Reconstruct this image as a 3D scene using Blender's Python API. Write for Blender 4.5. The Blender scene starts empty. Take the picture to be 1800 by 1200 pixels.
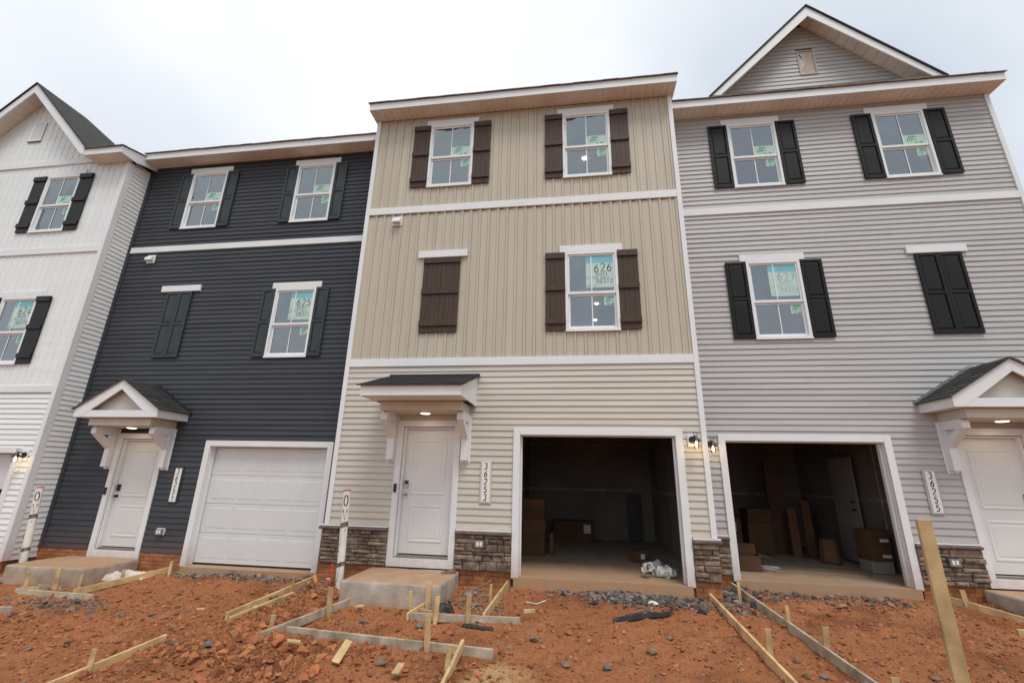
import bpy, bmesh, math, random
import numpy as np
from mathutils import Vector, Matrix, noise
R = math.radians
random.seed(7)
rng = np.random.default_rng(7)
S = bpy.context.scene
COL = S.collection

# ------------------------------------------------------------------ camera
cam_d = bpy.data.cameras.new('camera'); cam = bpy.data.objects.new('camera', cam_d); COL.objects.link(cam)
S.camera = cam
CAMLOC = Vector((0, -7.8, 1.49))
F_PX, YAW, PIT, ROL = 784.16, -0.143568, 0.297027, 0.0219177
cam_d.sensor_fit = 'HORIZONTAL'; cam_d.sensor_width = 36.0; cam_d.lens = 36.0 * F_PX / 1800.0
cam_d.clip_start = 0.05; cam_d.clip_end = 2000
_F = Vector((math.sin(YAW) * math.cos(PIT), math.cos(YAW) * math.cos(PIT), math.sin(PIT)))
_R0 = Vector((math.cos(YAW), -math.sin(YAW), 0)); _U0 = _R0.cross(_F)
_Rv = math.cos(ROL) * _R0 + math.sin(ROL) * _U0; _Uv = -math.sin(ROL) * _R0 + math.cos(ROL) * _U0
cam.matrix_world = Matrix(((_Rv.x, _Uv.x, -_F.x, CAMLOC.x), (_Rv.y, _Uv.y, -_F.y, CAMLOC.y), (_Rv.z, _Uv.z, -_F.z, CAMLOC.z), (0, 0, 0, 1)))

# ------------------------------------------------------------------ sky and sun (bright overcast, soft sun lamp added in front to light the facades)
SKY_W = 5.15
SUN_EL, SUN_AZ = R(62), R(148)            # sun lamp added high behind the camera's right shoulder as extra facade light
w = bpy.data.worlds.new('World'); S.world = w; w.use_nodes = True
nt = w.node_tree; nt.nodes.clear()
def wn(t): return nt.nodes.new(t)
out = wn('ShaderNodeOutputWorld'); bg = wn('ShaderNodeBackground'); bg.inputs[1].default_value = 0.1
sky = wn('ShaderNodeTexSky'); sky.sky_type = 'NISHITA'; sky.sun_disc = False
sky.sun_elevation = SUN_EL; sky.sun_rotation = SUN_AZ; sky.air_density = 1.0; sky.dust_density = 2.0
tc = wn('ShaderNodeTexCoord')
nz = wn('ShaderNodeTexNoise'); nz.noise_dimensions = '4D'; nz.inputs['W'].default_value = SKY_W; nz.inputs['Scale'].default_value = 1.15; nz.inputs['Detail'].default_value = 6; nz.inputs['Roughness'].default_value = 0.45
nt.links.new(tc.outputs['Generated'], nz.inputs['Vector'])
cr = wn('ShaderNodeValToRGB'); cr.color_ramp.elements[0].position = 0.30; cr.color_ramp.elements[1].position = 0.63
cr.color_ramp.elements[0].color = (4.9, 5.6, 6.4, 1); cr.color_ramp.elements[1].color = (9.6, 9.8, 10.1, 1)
nt.links.new(nz.outputs['Fac'], cr.inputs['Fac'])
mx = wn('ShaderNodeMix'); mx.data_type = 'RGBA'; mx.inputs['Factor'].default_value = 0.9
nt.links.new(sky.outputs[0], mx.inputs['A']); nt.links.new(cr.outputs[0], mx.inputs['B'])
nt.links.new(mx.outputs['Result'], bg.inputs[0]); nt.links.new(bg.outputs[0], out.inputs[0])

sd = bpy.data.lights.new('sun', 'SUN'); sd.energy = 1.5; sd.angle = R(22); sd.color = (1.0, 0.96, 0.9)
so = bpy.data.objects.new('sun', sd); COL.objects.link(so)
so.rotation_euler = (-(math.pi / 2 - SUN_EL), 0, -SUN_AZ)

S.view_settings.view_transform = 'Standard'; S.view_settings.look = 'None'
S.view_settings.exposure = 0.26; S.view_settings.gamma = 1.0; S.view_settings.use_curve_mapping = False
S.render.engine = 'CYCLES'

# ------------------------------------------------------------------ materials
MATS = {}
def mat(name, col, rough=0.6, var=0.06, vscale=3.0, bump=0.0, bscale=40.0, stretch=(1, 1, 1), metal=0.0, dust=None, spec=0.5, rand=0.0, hue=None, top=None, track=None):
    """procedural material: base colour broken up by noise, optional grain bump, per-object tint, red dust splashed near the ground"""
    if name in MATS: return MATS[name]
    m = bpy.data.materials.new(name); m.use_nodes = True; n = m.node_tree; p = n.nodes['Principled BSDF']
    p.inputs['Roughness'].default_value = rough; p.inputs['Metallic'].default_value = metal; p.inputs['Specular IOR Level'].default_value = spec
    geo = n.nodes.new('ShaderNodeNewGeometry')
    mpn = n.nodes.new('ShaderNodeMapping'); mpn.inputs['Scale'].default_value = stretch
    n.links.new(geo.outputs['Position'], mpn.inputs['Vector'])
    nzn = n.nodes.new('ShaderNodeTexNoise'); nzn.inputs['Scale'].default_value = vscale; nzn.inputs['Detail'].default_value = 5
    n.links.new(mpn.outputs[0], nzn.inputs['Vector'])
    rmp = n.nodes.new('ShaderNodeValToRGB')
    c0 = [max(0, c * (1 - var * 1.6)) for c in col]; c1 = [min(1, c * (1 + var * 1.6)) for c in (hue or col)]
    rmp.color_ramp.elements[0].position = 0.3; rmp.color_ramp.elements[1].position = 0.7
    rmp.color_ramp.elements[0].color = (*c0, 1); rmp.color_ramp.elements[1].color = (*c1, 1)
    n.links.new(nzn.outputs['Fac'], rmp.inputs['Fac']); colout = rmp.outputs[0]
    if rand:
        oi = n.nodes.new('ShaderNodeObjectInfo'); mr = n.nodes.new('ShaderNodeMapRange'); mr.inputs['To Min'].default_value = 1 - rand; mr.inputs['To Max'].default_value = 1 + rand
        n.links.new(oi.outputs['Random'], mr.inputs['Value'])
        mu = n.nodes.new('ShaderNodeMix'); mu.data_type = 'RGBA'; mu.blend_type = 'MULTIPLY'; mu.inputs['Factor'].default_value = 1
        n.links.new(colout, mu.inputs['A']); n.links.new(mr.outputs[0], mu.inputs['B']); colout = mu.outputs['Result']
    if dust is not None:
        z0, hgt, amt = dust
        sp = n.nodes.new('ShaderNodeSeparateXYZ'); n.links.new(geo.outputs['Position'], sp.inputs[0])
        d1 = n.nodes.new('ShaderNodeMapRange'); d1.inputs['From Min'].default_value = z0 + hgt; d1.inputs['From Max'].default_value = z0
        n.links.new(sp.outputs['Z'], d1.inputs['Value'])
        nd = n.nodes.new('ShaderNodeTexNoise'); nd.inputs['Scale'].default_value = 9; nd.inputs['Detail'].default_value = 6; nd.inputs['Roughness'].default_value = .7
        n.links.new(geo.outputs['Position'], nd.inputs['Vector'])
        d2 = n.nodes.new('ShaderNodeMath'); d2.operation = 'MULTIPLY'; n.links.new(d1.outputs[0], d2.inputs[0]); n.links.new(nd.outputs['Fac'], d2.inputs[1])
        d3 = n.nodes.new('ShaderNodeMath'); d3.operation = 'MULTIPLY'; d3.use_clamp = True; n.links.new(d2.outputs[0], d3.inputs[0]); d3.inputs[1].default_value = amt * 1.7
        dm = n.nodes.new('ShaderNodeMix'); dm.data_type = 'RGBA'; dm.inputs['B'].default_value = (0.40, 0.17, 0.075, 1)
        n.links.new(d3.outputs[0], dm.inputs['Factor']); n.links.new(colout, dm.inputs['A']); colout = dm.outputs['Result']
    for kind, amt in (('top', top), ('track', track)):
        if amt is None: continue
        nd = n.nodes.new('ShaderNodeTexNoise'); nd.inputs['Scale'].default_value = 3.5 if kind == 'top' else 1.6; nd.inputs['Detail'].default_value = 7; nd.inputs['Roughness'].default_value = .68; n.links.new(geo.outputs['Position'], nd.inputs['Vector'])
        sp = n.nodes.new('ShaderNodeSeparateXYZ'); d1 = n.nodes.new('ShaderNodeMapRange'); d2 = n.nodes.new('ShaderNodeMath'); d2.operation = 'MULTIPLY'; d2.use_clamp = True
        if kind == 'top': n.links.new(geo.outputs['Normal'], sp.inputs[0]); n.links.new(sp.outputs['Z'], d1.inputs['Value']); d1.inputs['From Min'].default_value = .3; d1.inputs['From Max'].default_value = .95; d1.inputs['To Max'].default_value = amt * 1.9
        else: n.links.new(geo.outputs['Position'], sp.inputs[0]); n.links.new(sp.outputs['Y'], d1.inputs['Value']); d1.inputs['From Min'].default_value = amt[1]; d1.inputs['From Max'].default_value = amt[0]; d1.inputs['To Max'].default_value = amt[2] * 1.9
        n.links.new(d1.outputs[0], d2.inputs[0]); n.links.new(nd.outputs['Fac'], d2.inputs[1])
        dm = n.nodes.new('ShaderNodeMix'); dm.data_type = 'RGBA'; dm.inputs['B'].default_value = (0.42, 0.235, 0.12, 1)
        n.links.new(d2.outputs[0], dm.inputs['Factor']); n.links.new(colout, dm.inputs['A']); colout = dm.outputs['Result']
    n.links.new(colout, p.inputs['Base Color'])
    if bump:
        nb = n.nodes.new('ShaderNodeTexNoise'); nb.inputs['Scale'].default_value = bscale; nb.inputs['Detail'].default_value = 4
        n.links.new(mpn.outputs[0], nb.inputs['Vector'])
        bp = n.nodes.new('ShaderNodeBump'); bp.inputs['Strength'].default_value = bump; bp.inputs['Distance'].default_value = 0.01
        n.links.new(nb.outputs['Fac'], bp.inputs['Height']); n.links.new(bp.outputs[0], p.inputs['Normal'])
    MATS[name] = m; return m
def emit(name, col, s):
    if name in MATS: return MATS[name]
    m = bpy.data.materials.new(name); m.use_nodes = True; n = m.node_tree
    n.nodes.remove(n.nodes['Principled BSDF']); e = n.nodes.new('ShaderNodeEmission'); e.inputs[0].default_value = (*col, 1); e.inputs[1].default_value = s
    n.links.new(e.outputs[0], n.nodes['Material Output'].inputs[0]); MATS[name] = m; return m
def glass(name, tint=(0.90, 0.935, 0.94), ior=3.1):
    if name in MATS: return MATS[name]
    m = bpy.data.materials.new(name); m.use_nodes = True; n = m.node_tree; n.nodes.remove(n.nodes['Principled BSDF'])
    t = n.nodes.new('ShaderNodeBsdfTransparent'); t.inputs[0].default_value = (*tint, 1)
    g_ = n.nodes.new('ShaderNodeBsdfGlossy'); g_.inputs['Roughness'].default_value = 0.01; g_.inputs[0].default_value = (.88, .96, 1, 1)
    fr = n.nodes.new('ShaderNodeFresnel'); fr.inputs[0].default_value = ior
    nb = n.nodes.new('ShaderNodeTexNoise'); nb.inputs['Scale'].default_value = .8; bp = n.nodes.new('ShaderNodeBump'); bp.inputs['Strength'].default_value = .35; bp.inputs['Distance'].default_value = .25
    ge = n.nodes.new('ShaderNodeNewGeometry'); n.links.new(ge.outputs['Position'], nb.inputs['Vector']); n.links.new(nb.outputs[0], bp.inputs['Height'])
    n.links.new(bp.outputs[0], g_.inputs['Normal'])
    x = n.nodes.new('ShaderNodeMixShader'); n.links.new(fr.outputs[0], x.inputs[0]); n.links.new(t.outputs[0], x.inputs[1]); n.links.new(g_.outputs[0], x.inputs[2])
    n.links.new(x.outputs[0], n.nodes['Material Output'].inputs[0]); MATS[name] = m; return m

GRAIN = (0.6, 4, 9)
M = dict(
    trim=mat('white_trim', (.765, .78, .785), .5, .02, 1.5, .05, 60, dust=(-.05, .45, .5)),
    trim_low=mat('white_trim_low', (.765, .78, .785), .5, .02, 1.5, .05, 60, dust=(-.28, .5, .5)),
    frame=mat('white_vinyl', (.79, .81, .815), .4, .02),
    tan_lap=mat('cream_vinyl_siding', (.565, .53, .465), .5, .035, .8, .10, 30, GRAIN, rand=.025, dust=(.4, .55, .3)),
    tan_batten=mat('tan_vinyl_siding', (.515, .455, .365), .5, .035, .8, .10, 30, (6, 4, .6), rand=.02),
    dark_lap=mat('charcoal_vinyl_siding', (.046, .051, .060), .48, .08, .9, .14, 30, GRAIN, rand=.06, dust=(-.15, .6, .16), spec=.3),
    lav_lap=mat('warm_grey_vinyl_siding', (.45, .44, .437), .5, .035, .8, .10, 30, GRAIN, rand=.03, dust=(.4, .55, .25)),
    white_lap=mat('white_vinyl_siding', (.80, .82, .815), .5, .02, .8, .10, 30, GRAIN, rand=.015, dust=(-.25, .6, .4)),
    sheath=mat('wall_sheathing', (.10, .09, .08), .9, .1),
    brown=mat('brown_shutter_paint', (.070, .043, .031), .5, .1, 4, .15, 30, (6, 4, .6), spec=.28),
    black=mat('black_shutter_paint', (.012, .012, .013), .42, .1, 4, .1, 40, spec=.22),
    slate=mat('slate_shutter_paint', (.040, .050, .055), .5, .08, 4, .12, 40, spec=.3),
    soffit=mat('beige_soffit_vinyl', (.76, .74, .69), .55, .04),
    frieze=mat('beige_frieze', (.60, .555, .48), .55, .04, 2),
    shingle=mat('black_asphalt_shingle', (.030, .032, .030), .95, .25, 60, .5, 160, rand=.35),
    roof=mat('roof_shingle_sheet', (.034, .034, .032), .95, .3, 14, .6, 60),
    edge=mat('roof_drip_edge', (.17, .13, .105), .8, .2, 8),
    flash=mat('galvanised_flashing', (.30, .31, .32), .4, .1, 6, metal=.6),
    door=mat('entry_door_paint', (.74, .745, .735), .38, .02, 2, dust=(.1, .5, .18)),
    gdoor=mat('garage_door_paint', (.685, .70, .69), .45, .02, 2, .12, 70, dust=(-.3, .5, .15)),
    metal=mat('satin_nickel', (.42, .40, .37), .3, .05, metal=1),
    blackmetal=mat('black_metal', (.012, .012, .013), .4, .1),
    concrete=mat('raw_concrete', (.41, .385, .335), .85, .17, 5, .45, 35, dust=(-.32, .42, .5), top=.8),
    concrete_low=mat('raw_concrete_low', (.38, .34, .28), .85, .17, 5, .45, 35, dust=(-.5, .42, .55), top=.8),
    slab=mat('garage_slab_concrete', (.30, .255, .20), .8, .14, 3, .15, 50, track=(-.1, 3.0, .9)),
    stone=mat('ledge_stone', (.170, .118, .085), .9, .26, 11, .7, 45, rand=.3, hue=(.21, .152, .115)),
    mudmortar=mat('muddy_mortar', (.22, .08, .033), .95, .2),
    mortar=mat('dark_mortar', (.06, .045, .036), .95, .2),
    ledge=mat('stone_ledge_cap', (.15, .10, .085), .85, .2, 9, .5, 40),
    brick=mat('mud_stained_brick', (.31, .115, .045), .9, .18, 5, .35, 50, rand=.08, hue=(.36, .145, .06)),
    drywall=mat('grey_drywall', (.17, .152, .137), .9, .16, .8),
    room=mat('interior_wall_paint', (.50, .49, .46), .9, .05),
    lumber=mat('fresh_pine_lumber', (.48, .315, .14), .75, .14, 5, .2, 30, (1, 1, 1), rand=.2, hue=(.56, .40, .20)),
    oldlumber=mat('weathered_grey_lumber', (.36, .285, .195), .8, .18, 6, .25, 30, rand=.15, hue=(.40, .34, .26)),
    card=mat('cardboard', (.105, .052, .024), .85, .12, 3, rand=.25),  # darker than real cardboard, garage dimness put into the colour
    tape=mat('carton_tape_label', (.62, .60, .56), .6, .05),
    joint=mat('joint_compound', (.26, .235, .205), .9, .25, 6),
    shadedwhite=mat('shaded_garage_white', (.235, .225, .21), .7, .05, 2),  # white darkened, shade of the garage interior put into the colour
    pvc=mat('white_pvc', (.74, .735, .70), .35, .04),
    pipe=mat('cream_pvc_pipe', (.74, .72, .65), .45, .06, 5, dust=(-.3, .5, .35)),
    blackp=mat('black_plastic_film', (.018, .016, .016), .5, .2, 9, .5, 30),
    red=mat('red_spray_paint', (.62, .06, .05), .6, .3, 60),
    ink=mat('black_marker', (.012, .012, .014), .6, .05),
    fadedink=mat('faded_marker', (.22, .29, .28), .6, .05),
    inkgrey=mat('grey_marker', (.06, .075, .08), .6, .05),
    paper=mat('printed_paper', (.50, .66, .61), .8, .03),
    cyan=mat('cyan_print', (.20, .50, .58), .8, .05),
    green=mat('green_print', (.10, .44, .24), .7, .05),
    plate=mat('sign_plate_white', (.80, .79, .77), .4, .02),
    bag=mat('white_plastic_sheet', (.62, .55, .48), .5, .12, 7, .6, 20),
    orange=mat('orange_plastic', (.62, .24, .05), .45, .1),
    rust=mat('rusty_grey_steel', (.17, .15, .14), .5, .3, 20, metal=.4),
    osb=mat('raw_osb_board', (.52, .43, .35), .85, .14, 26),
    glass=glass('window_glass'), bulbglass=glass('clear_bulb_glass', (.98, .95, .9), 1.35),
    lampdisc=emit('downlight_lens', (1.0, .84, .58), 4.0), bulb=emit('bulb_filament', (1.0, .66, .30), 25.0), ceil=emit('ceiling_light_lens', (1.0, .88, .66), 12.0),
)

# ------------------------------------------------------------------ geometry helpers
ORG = {}
class MB:
    """collects faces, each with a material slot"""
    def __init__(s): s.v = []; s.f = []; s.m = []
    def face(s, pts, m=0):
        i = len(s.v); s.v += [tuple(p) for p in pts]; s.f.append(tuple(range(i, i + len(pts)))); s.m.append(m)
    def hexa(s, P, m=0):
        i = len(s.v); s.v += [tuple(p) for p in P]
        for f in ((0, 3, 2, 1), (4, 5, 6, 7), (0, 1, 5, 4), (1, 2, 6, 5), (2, 3, 7, 6), (3, 0, 4, 7)):
            s.f.append(tuple(i + k for k in f)); s.m.append(m)
        return s
    def box(s, x0, x1, y0, y1, z0, z1, m=0):
        x0, x1 = min(x0, x1), max(x0, x1); y0, y1 = min(y0, y1), max(y0, y1); z0, z1 = min(z0, z1), max(z0, z1)
        return s.hexa([(x0, y0, z0), (x1, y0, z0), (x1, y1, z0), (x0, y1, z0), (x0, y0, z1), (x1, y0, z1), (x1, y1, z1), (x0, y1, z1)], m)
    def prism(s, poly, d, m=0):
        """polygon (3-D points) swept by vector d"""
        n = len(poly); i = len(s.v); d = Vector(d)
        s.v += [tuple(p) for p in poly] + [tuple(Vector(p) + d) for p in poly]
        s.f.append(tuple(range(i, i + n))); s.m.append(m); s.f.append(tuple(range(i + 2 * n - 1, i + n - 1, -1))); s.m.append(m)
        for k in range(n):
            s.f.append((i + k, i + (k + 1) % n, i + n + (k + 1) % n, i + n + k)); s.m.append(m)
        return s
    def tube(s, pts, r, seg=12, cap=True, m=0):
        """swept circle; r a number or a list"""
        pts = [Vector(p) for p in pts]; rings = []
        for k, p in enumerate(pts):
            t = (pts[min(k + 1, len(pts) - 1)] - pts[max(k - 1, 0)]).normalized()
            a = t.cross(Vector((0, 0, 1)) if abs(t.z) < .9 else Vector((1, 0, 0))).normalized(); b = t.cross(a)
            rr = r[k] if isinstance(r, (list, tuple)) else r
            i = len(s.v); s.v += [tuple(p + (a * math.cos(q) + b * math.sin(q)) * rr) for q in [2 * math.pi * j / seg for j in range(seg)]]; rings.append(i)
        for a_, b_ in zip(rings, rings[1:]):
            for j in range(seg):
                s.f.append((a_ + j, a_ + (j + 1) % seg, b_ + (j + 1) % seg, b_ + j)); s.m.append(m)
        if cap:
            s.f.append(tuple(rings[0] + j for j in range(seg))[::-1]); s.m.append(m); s.f.append(tuple(rings[-1] + j for j in range(seg))); s.m.append(m)
        return s
    def lathe(s, c, prof, axis='z', seg=16, m=0):
        c = Vector(c); rings = []
        for r, h in prof:
            i = len(s.v)
            for j in range(seg):
                a = 2 * math.pi * j / seg; q = Vector((r * math.cos(a), r * math.sin(a), h)) if axis == 'z' else Vector((r * math.cos(a), h, r * math.sin(a)))
                s.v.append(tuple(c + q))
            rings.append(i)
        for a_, b_ in zip(rings, rings[1:]):
            for j in range(seg): s.f.append((a_ + j, a_ + (j + 1) % seg, b_ + (j + 1) % seg, b_ + j)); s.m.append(m)
        s.f.append(tuple(rings[0] + j for j in range(seg))[::-1]); s.m.append(m); s.f.append(tuple(rings[-1] + j for j in range(seg))); s.m.append(m)
        return s
    def ribbon(s, pts, wd, fn, m=0):
        """flat pen stroke through 2-D points; fn maps (a, b) to 3-D"""
        P = [Vector((p[0], p[1])) for p in pts]; L = []; Rr = []
        for k, p in enumerate(P):
            t = P[min(k + 1, len(P) - 1)] - P[max(k - 1, 0)]
            t = t.normalized() if t.length > 1e-9 else Vector((1, 0)); nn = Vector((-t.y, t.x)) * wd / 2
            L.append(p + nn); Rr.append(p - nn)
        for k in range(len(P) - 1): s.face([fn(*L[k]), fn(*L[k + 1]), fn(*Rr[k + 1]), fn(*Rr[k])], m)
        return s
    def build(s, name, mats, parent=None, label=None, cat=None, group=None, kind=None, smooth=False, bevel=0, normals=True):
        if not isinstance(mats, (list, tuple)): mats = [mats]
        V = np.array(s.v, float); c = (V.min(0) + V.max(0)) / 2
        if parent is None: c[2] = V[:, 2].min()
        me = bpy.data.meshes.new(name); me.from_pydata((V - c).tolist(), [], s.f)
        for q in mats: me.materials.append(q)
        if len(mats) > 1: me.polygons.foreach_set('material_index', s.m)
        if normals or bevel:
            bm = bmesh.new(); bm.from_mesh(me)
            if normals: bmesh.ops.recalc_face_normals(bm, faces=bm.faces)
            if bevel: bmesh.ops.bevel(bm, geom=bm.edges[:], offset=bevel, segments=1, affect='EDGES', profile=.5)
            bm.to_mesh(me); bm.free()
        if smooth:
            me.polygons.foreach_set('use_smooth', [True] * len(me.polygons)); me.set_sharp_from_angle(angle=R(40))
        o = bpy.data.objects.new(name, me); COL.objects.link(o); ORG[o] = Vector(c)
        if parent is not None: o.parent = parent; o.location = Vector(c) - ORG[parent]
        else: o.location = c
        tag(o, label, cat, group, kind); return o
def tag(o, label=None, cat=None, group=None, kind=None):
    for k, v in (('label', label), ('category', cat), ('group', group), ('kind', kind)):
        if v: o[k] = v
    return o
def empty(name, loc, label, cat, group=None):
    o = bpy.data.objects.new(name, None); o.empty_display_size = .2; COL.objects.link(o); o.location = loc; ORG[o] = Vector(loc); tag(o, label, cat, group); return o
def BX(name, m, parent, *b, **k): return MB().box(*b).build(name, m, parent, **k)

# pen-stroke lettering -------------------------------------------------
def arc(cx, cy, rx, ry, a0, a1, n=12): return [(cx + rx * math.cos(R(a0 + (a1 - a0) * i / n)), cy + ry * math.sin(R(a0 + (a1 - a0) * i / n))) for i in range(n + 1)]
GL = {
 '0': [arc(.5, .7, .38, .7, 90, 450, 20)], '1': [[(.3, 1.15), (.55, 1.4), (.55, 0)]],
 '2': [arc(.5, 1.0, .36, .4, 165, -35, 12) + [(.12, .04), (.9, .04)]],
 '3': [arc(.46, 1.06, .32, .34, 150, -80, 12), arc(.46, .36, .38, .38, 85, -150, 12)],
 '4': [[(.7, 0), (.7, 1.4), (.08, .45), (.95, .45)]], '9': [arc(.5, 1.0, .34, .4, 0, 360, 18) + [(.8, .6), (.6, 0)]],
 '5': [[(.82, 1.38), (.28, 1.38), (.22, .8)] + arc(.47, .45, .38, .44, 120, -150, 12)],
 '6': [[(.78, 1.36), (.45, 1.1), (.2, .7)] + arc(.5, .4, .34, .4, 150, 510, 18)],
 '7': [[(.1, 1.38), (.88, 1.38), (.42, 0)], [(.3, .7), (.8, .7)]], '8': [arc(.5, 1.05, .3, .33, 90, 450, 16), arc(.5, .37, .36, .37, 90, 450, 16)],
 'O': [arc(.5, .7, .42, .7, 90, 450, 20)], 'V': [[(.05, 1.4), (.5, 0), (.95, 1.4)]], 'C': [arc(.55, .7, .42, .68, 50, 310, 14)],
 'P': [[(.15, 0), (.15, 1.4)], [(.15, 1.4)] + arc(.45, 1.05, .36, .35, 90, -90, 10) + [(.15, .7)]], 'E': [[(.85, 1.4), (.15, 1.4), (.15, 0), (.85, 0)], [(.15, .7), (.7, .7)]],
 'R': [[(.15, 0), (.15, 1.4)], [(.15, 1.4)] + arc(.45, 1.05, .36, .35, 90, -90, 10) + [(.15, .7)], [(.4, .7), (.9, 0)]], 'T': [[(.02, 1.4), (.98, 1.4)], [(.5, 1.4), (.5, 0)]],
 'A': [[(.02, 0), (.5, 1.4), (.98, 0)], [(.22, .5), (.78, .5)]], 'I': [[(.5, 0), (.5, 1.4)]], 'L': [[(.15, 1.4), (.15, 0), (.85, 0)]], 'N': [[(.12, 0), (.12, 1.4), (.88, 0), (.88, 1.4)]],
 'Y': [[(.05, 1.4), (.5, .7), (.95, 1.4)], [(.5, .7), (.5, 0)]], 'G': [arc(.55, .7, .42, .68, 50, 330, 14) + [(.95, .65), (.6, .65)]], 'M': [[(.08, 0), (.15, 1.4), (.5, .5), (.85, 1.4), (.92, 0)]],
 'D': [[(.15, 0), (.15, 1.4)] + arc(.3, .7, .6, .7, 90, -90, 12) + [(.15, 0)]], ' ': []}
def write(mb, text, fn, a0, b0, h, wd, m=0, gap=.25, jit=0.0):
    """text on a plane: lower-left corner (a0, b0), letter height h"""
    u = h / 1.4; a = a0
    for ch in text:
        jy = random.uniform(-jit, jit) * h
        for st in GL[ch]: mb.ribbon([(a + x * u * .8, b0 + jy + y * u) for x, y in st], wd, fn, m)
        a += u * (.8 + gap)
    return a

# ------------------------------------------------------------------ ground
GX = [-400, -16, -11.5, -10.5, -5.2, -3.8, 1.6, 2.6, 12, 400]; GZ = [-.62, -.62, -.6, -.40, -.37, -.16, -.14, -.2, -.22, -.22]
def g0(x, y):
    b = np.interp(x, GX, GZ); y = np.asarray(y, float)
    s = np.where(y > -3, .09 * y, -.27 + .03 * (y + 3)); s = np.where(y < -8, -.42, s)
    return b + np.minimum(s, .05)
def heap(x, y):
    """loose spoil piled left of the walk forms"""
    h = .10 * np.exp(-(((x + 3.6) / 1.1) ** 2 + ((y + 2.75) / .45) ** 2)) + .05 * np.exp(-(((x + 4.4) / .6) ** 2 + ((y + 1.9) / .5) ** 2)) + .09 * np.exp(-(((x + 3.9) / .35) ** 2 + ((y + .75) / .5) ** 2))
    h = h + .05 * np.exp(-(((x + 2.6) / .8) ** 2 + ((y + 2.7) / .25) ** 2)) - .02 * np.exp(-(((x - .3) / .8) ** 2 + ((y + 1.6) / .8) ** 2))
    return h
def und(x, y):
    return .040 * noise.noise(Vector((x * .9, y * .9, 3.1))) + .024 * noise.noise(Vector((x * 2.1 + y, y * 2.6, 8.1))) - .030 * max(0.0, .35 - abs(noise.noise(Vector((x * 1.1 - y * .35, y * .45, 5.5)))) * 2.2)
def gz(x, y):
    """finished dirt height at one point, without the fine lumps"""
    z = float(g0(x, y) + heap(x, y)); return z + und(x, y)
def lump(x, y):
    r = min(2.2, 1.0 + 15 * max(0, float(heap(x, y))))
    v = Vector((x, y, 0))
    return r * (.030 * noise.noise(v * 4.2) + .034 * abs(noise.noise(v * 7.5 + Vector((7, 0, 0)))) - .012 + .013 * noise.noise(v * 21) + .007 * noise.noise(v * 45))
def axis(lo, hi, st, far):
    a = np.arange(lo, hi + st / 2, st); o = [hi + st * 2]; q = st * 2
    while o[-1] < far: q *= 1.6; o.append(o[-1] + q)
    i = [lo - st * 2]; q = st * 2
    while i[-1] > -far: q *= 1.6; i.append(i[-1] - q)
    return np.concatenate([i[::-1], a, o])
gxs = axis(-12.5, 8.5, .034, 420); gys = axis(-3.9, .8, .03, 420)
nx, ny = len(gxs), len(gys)
gv = np.zeros((ny, nx, 3)); gv[..., 0] = gxs[None, :]; gv[..., 1] = gys[:, None]
base = g0(gv[..., 0], gv[..., 1]) + heap(gv[..., 0], gv[..., 1])
for j in range(ny):
    for i in range(nx):
        x, y = gxs[i], gys[j]
        if -13 < x < 9 and -4.2 < y < 1:
            base[j, i] += und(x, y) + lump(x, y)
gv[..., 2] = base
idx = np.arange(nx * ny).reshape(ny, nx)
gf = np.stack([idx[:-1, :-1], idx[:-1, 1:], idx[1:, 1:], idx[1:, :-1]], -1).reshape(-1, 4)
gm = bpy.data.meshes.new('ground'); gm.from_pydata(gv.reshape(-1, 3).tolist(), [], gf.tolist())
gm.polygons.foreach_set('use_smooth', [True] * len(gm.polygons))
ground = bpy.data.objects.new('ground', gm); COL.objects.link(ground); tag(ground, kind='structure')
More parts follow.
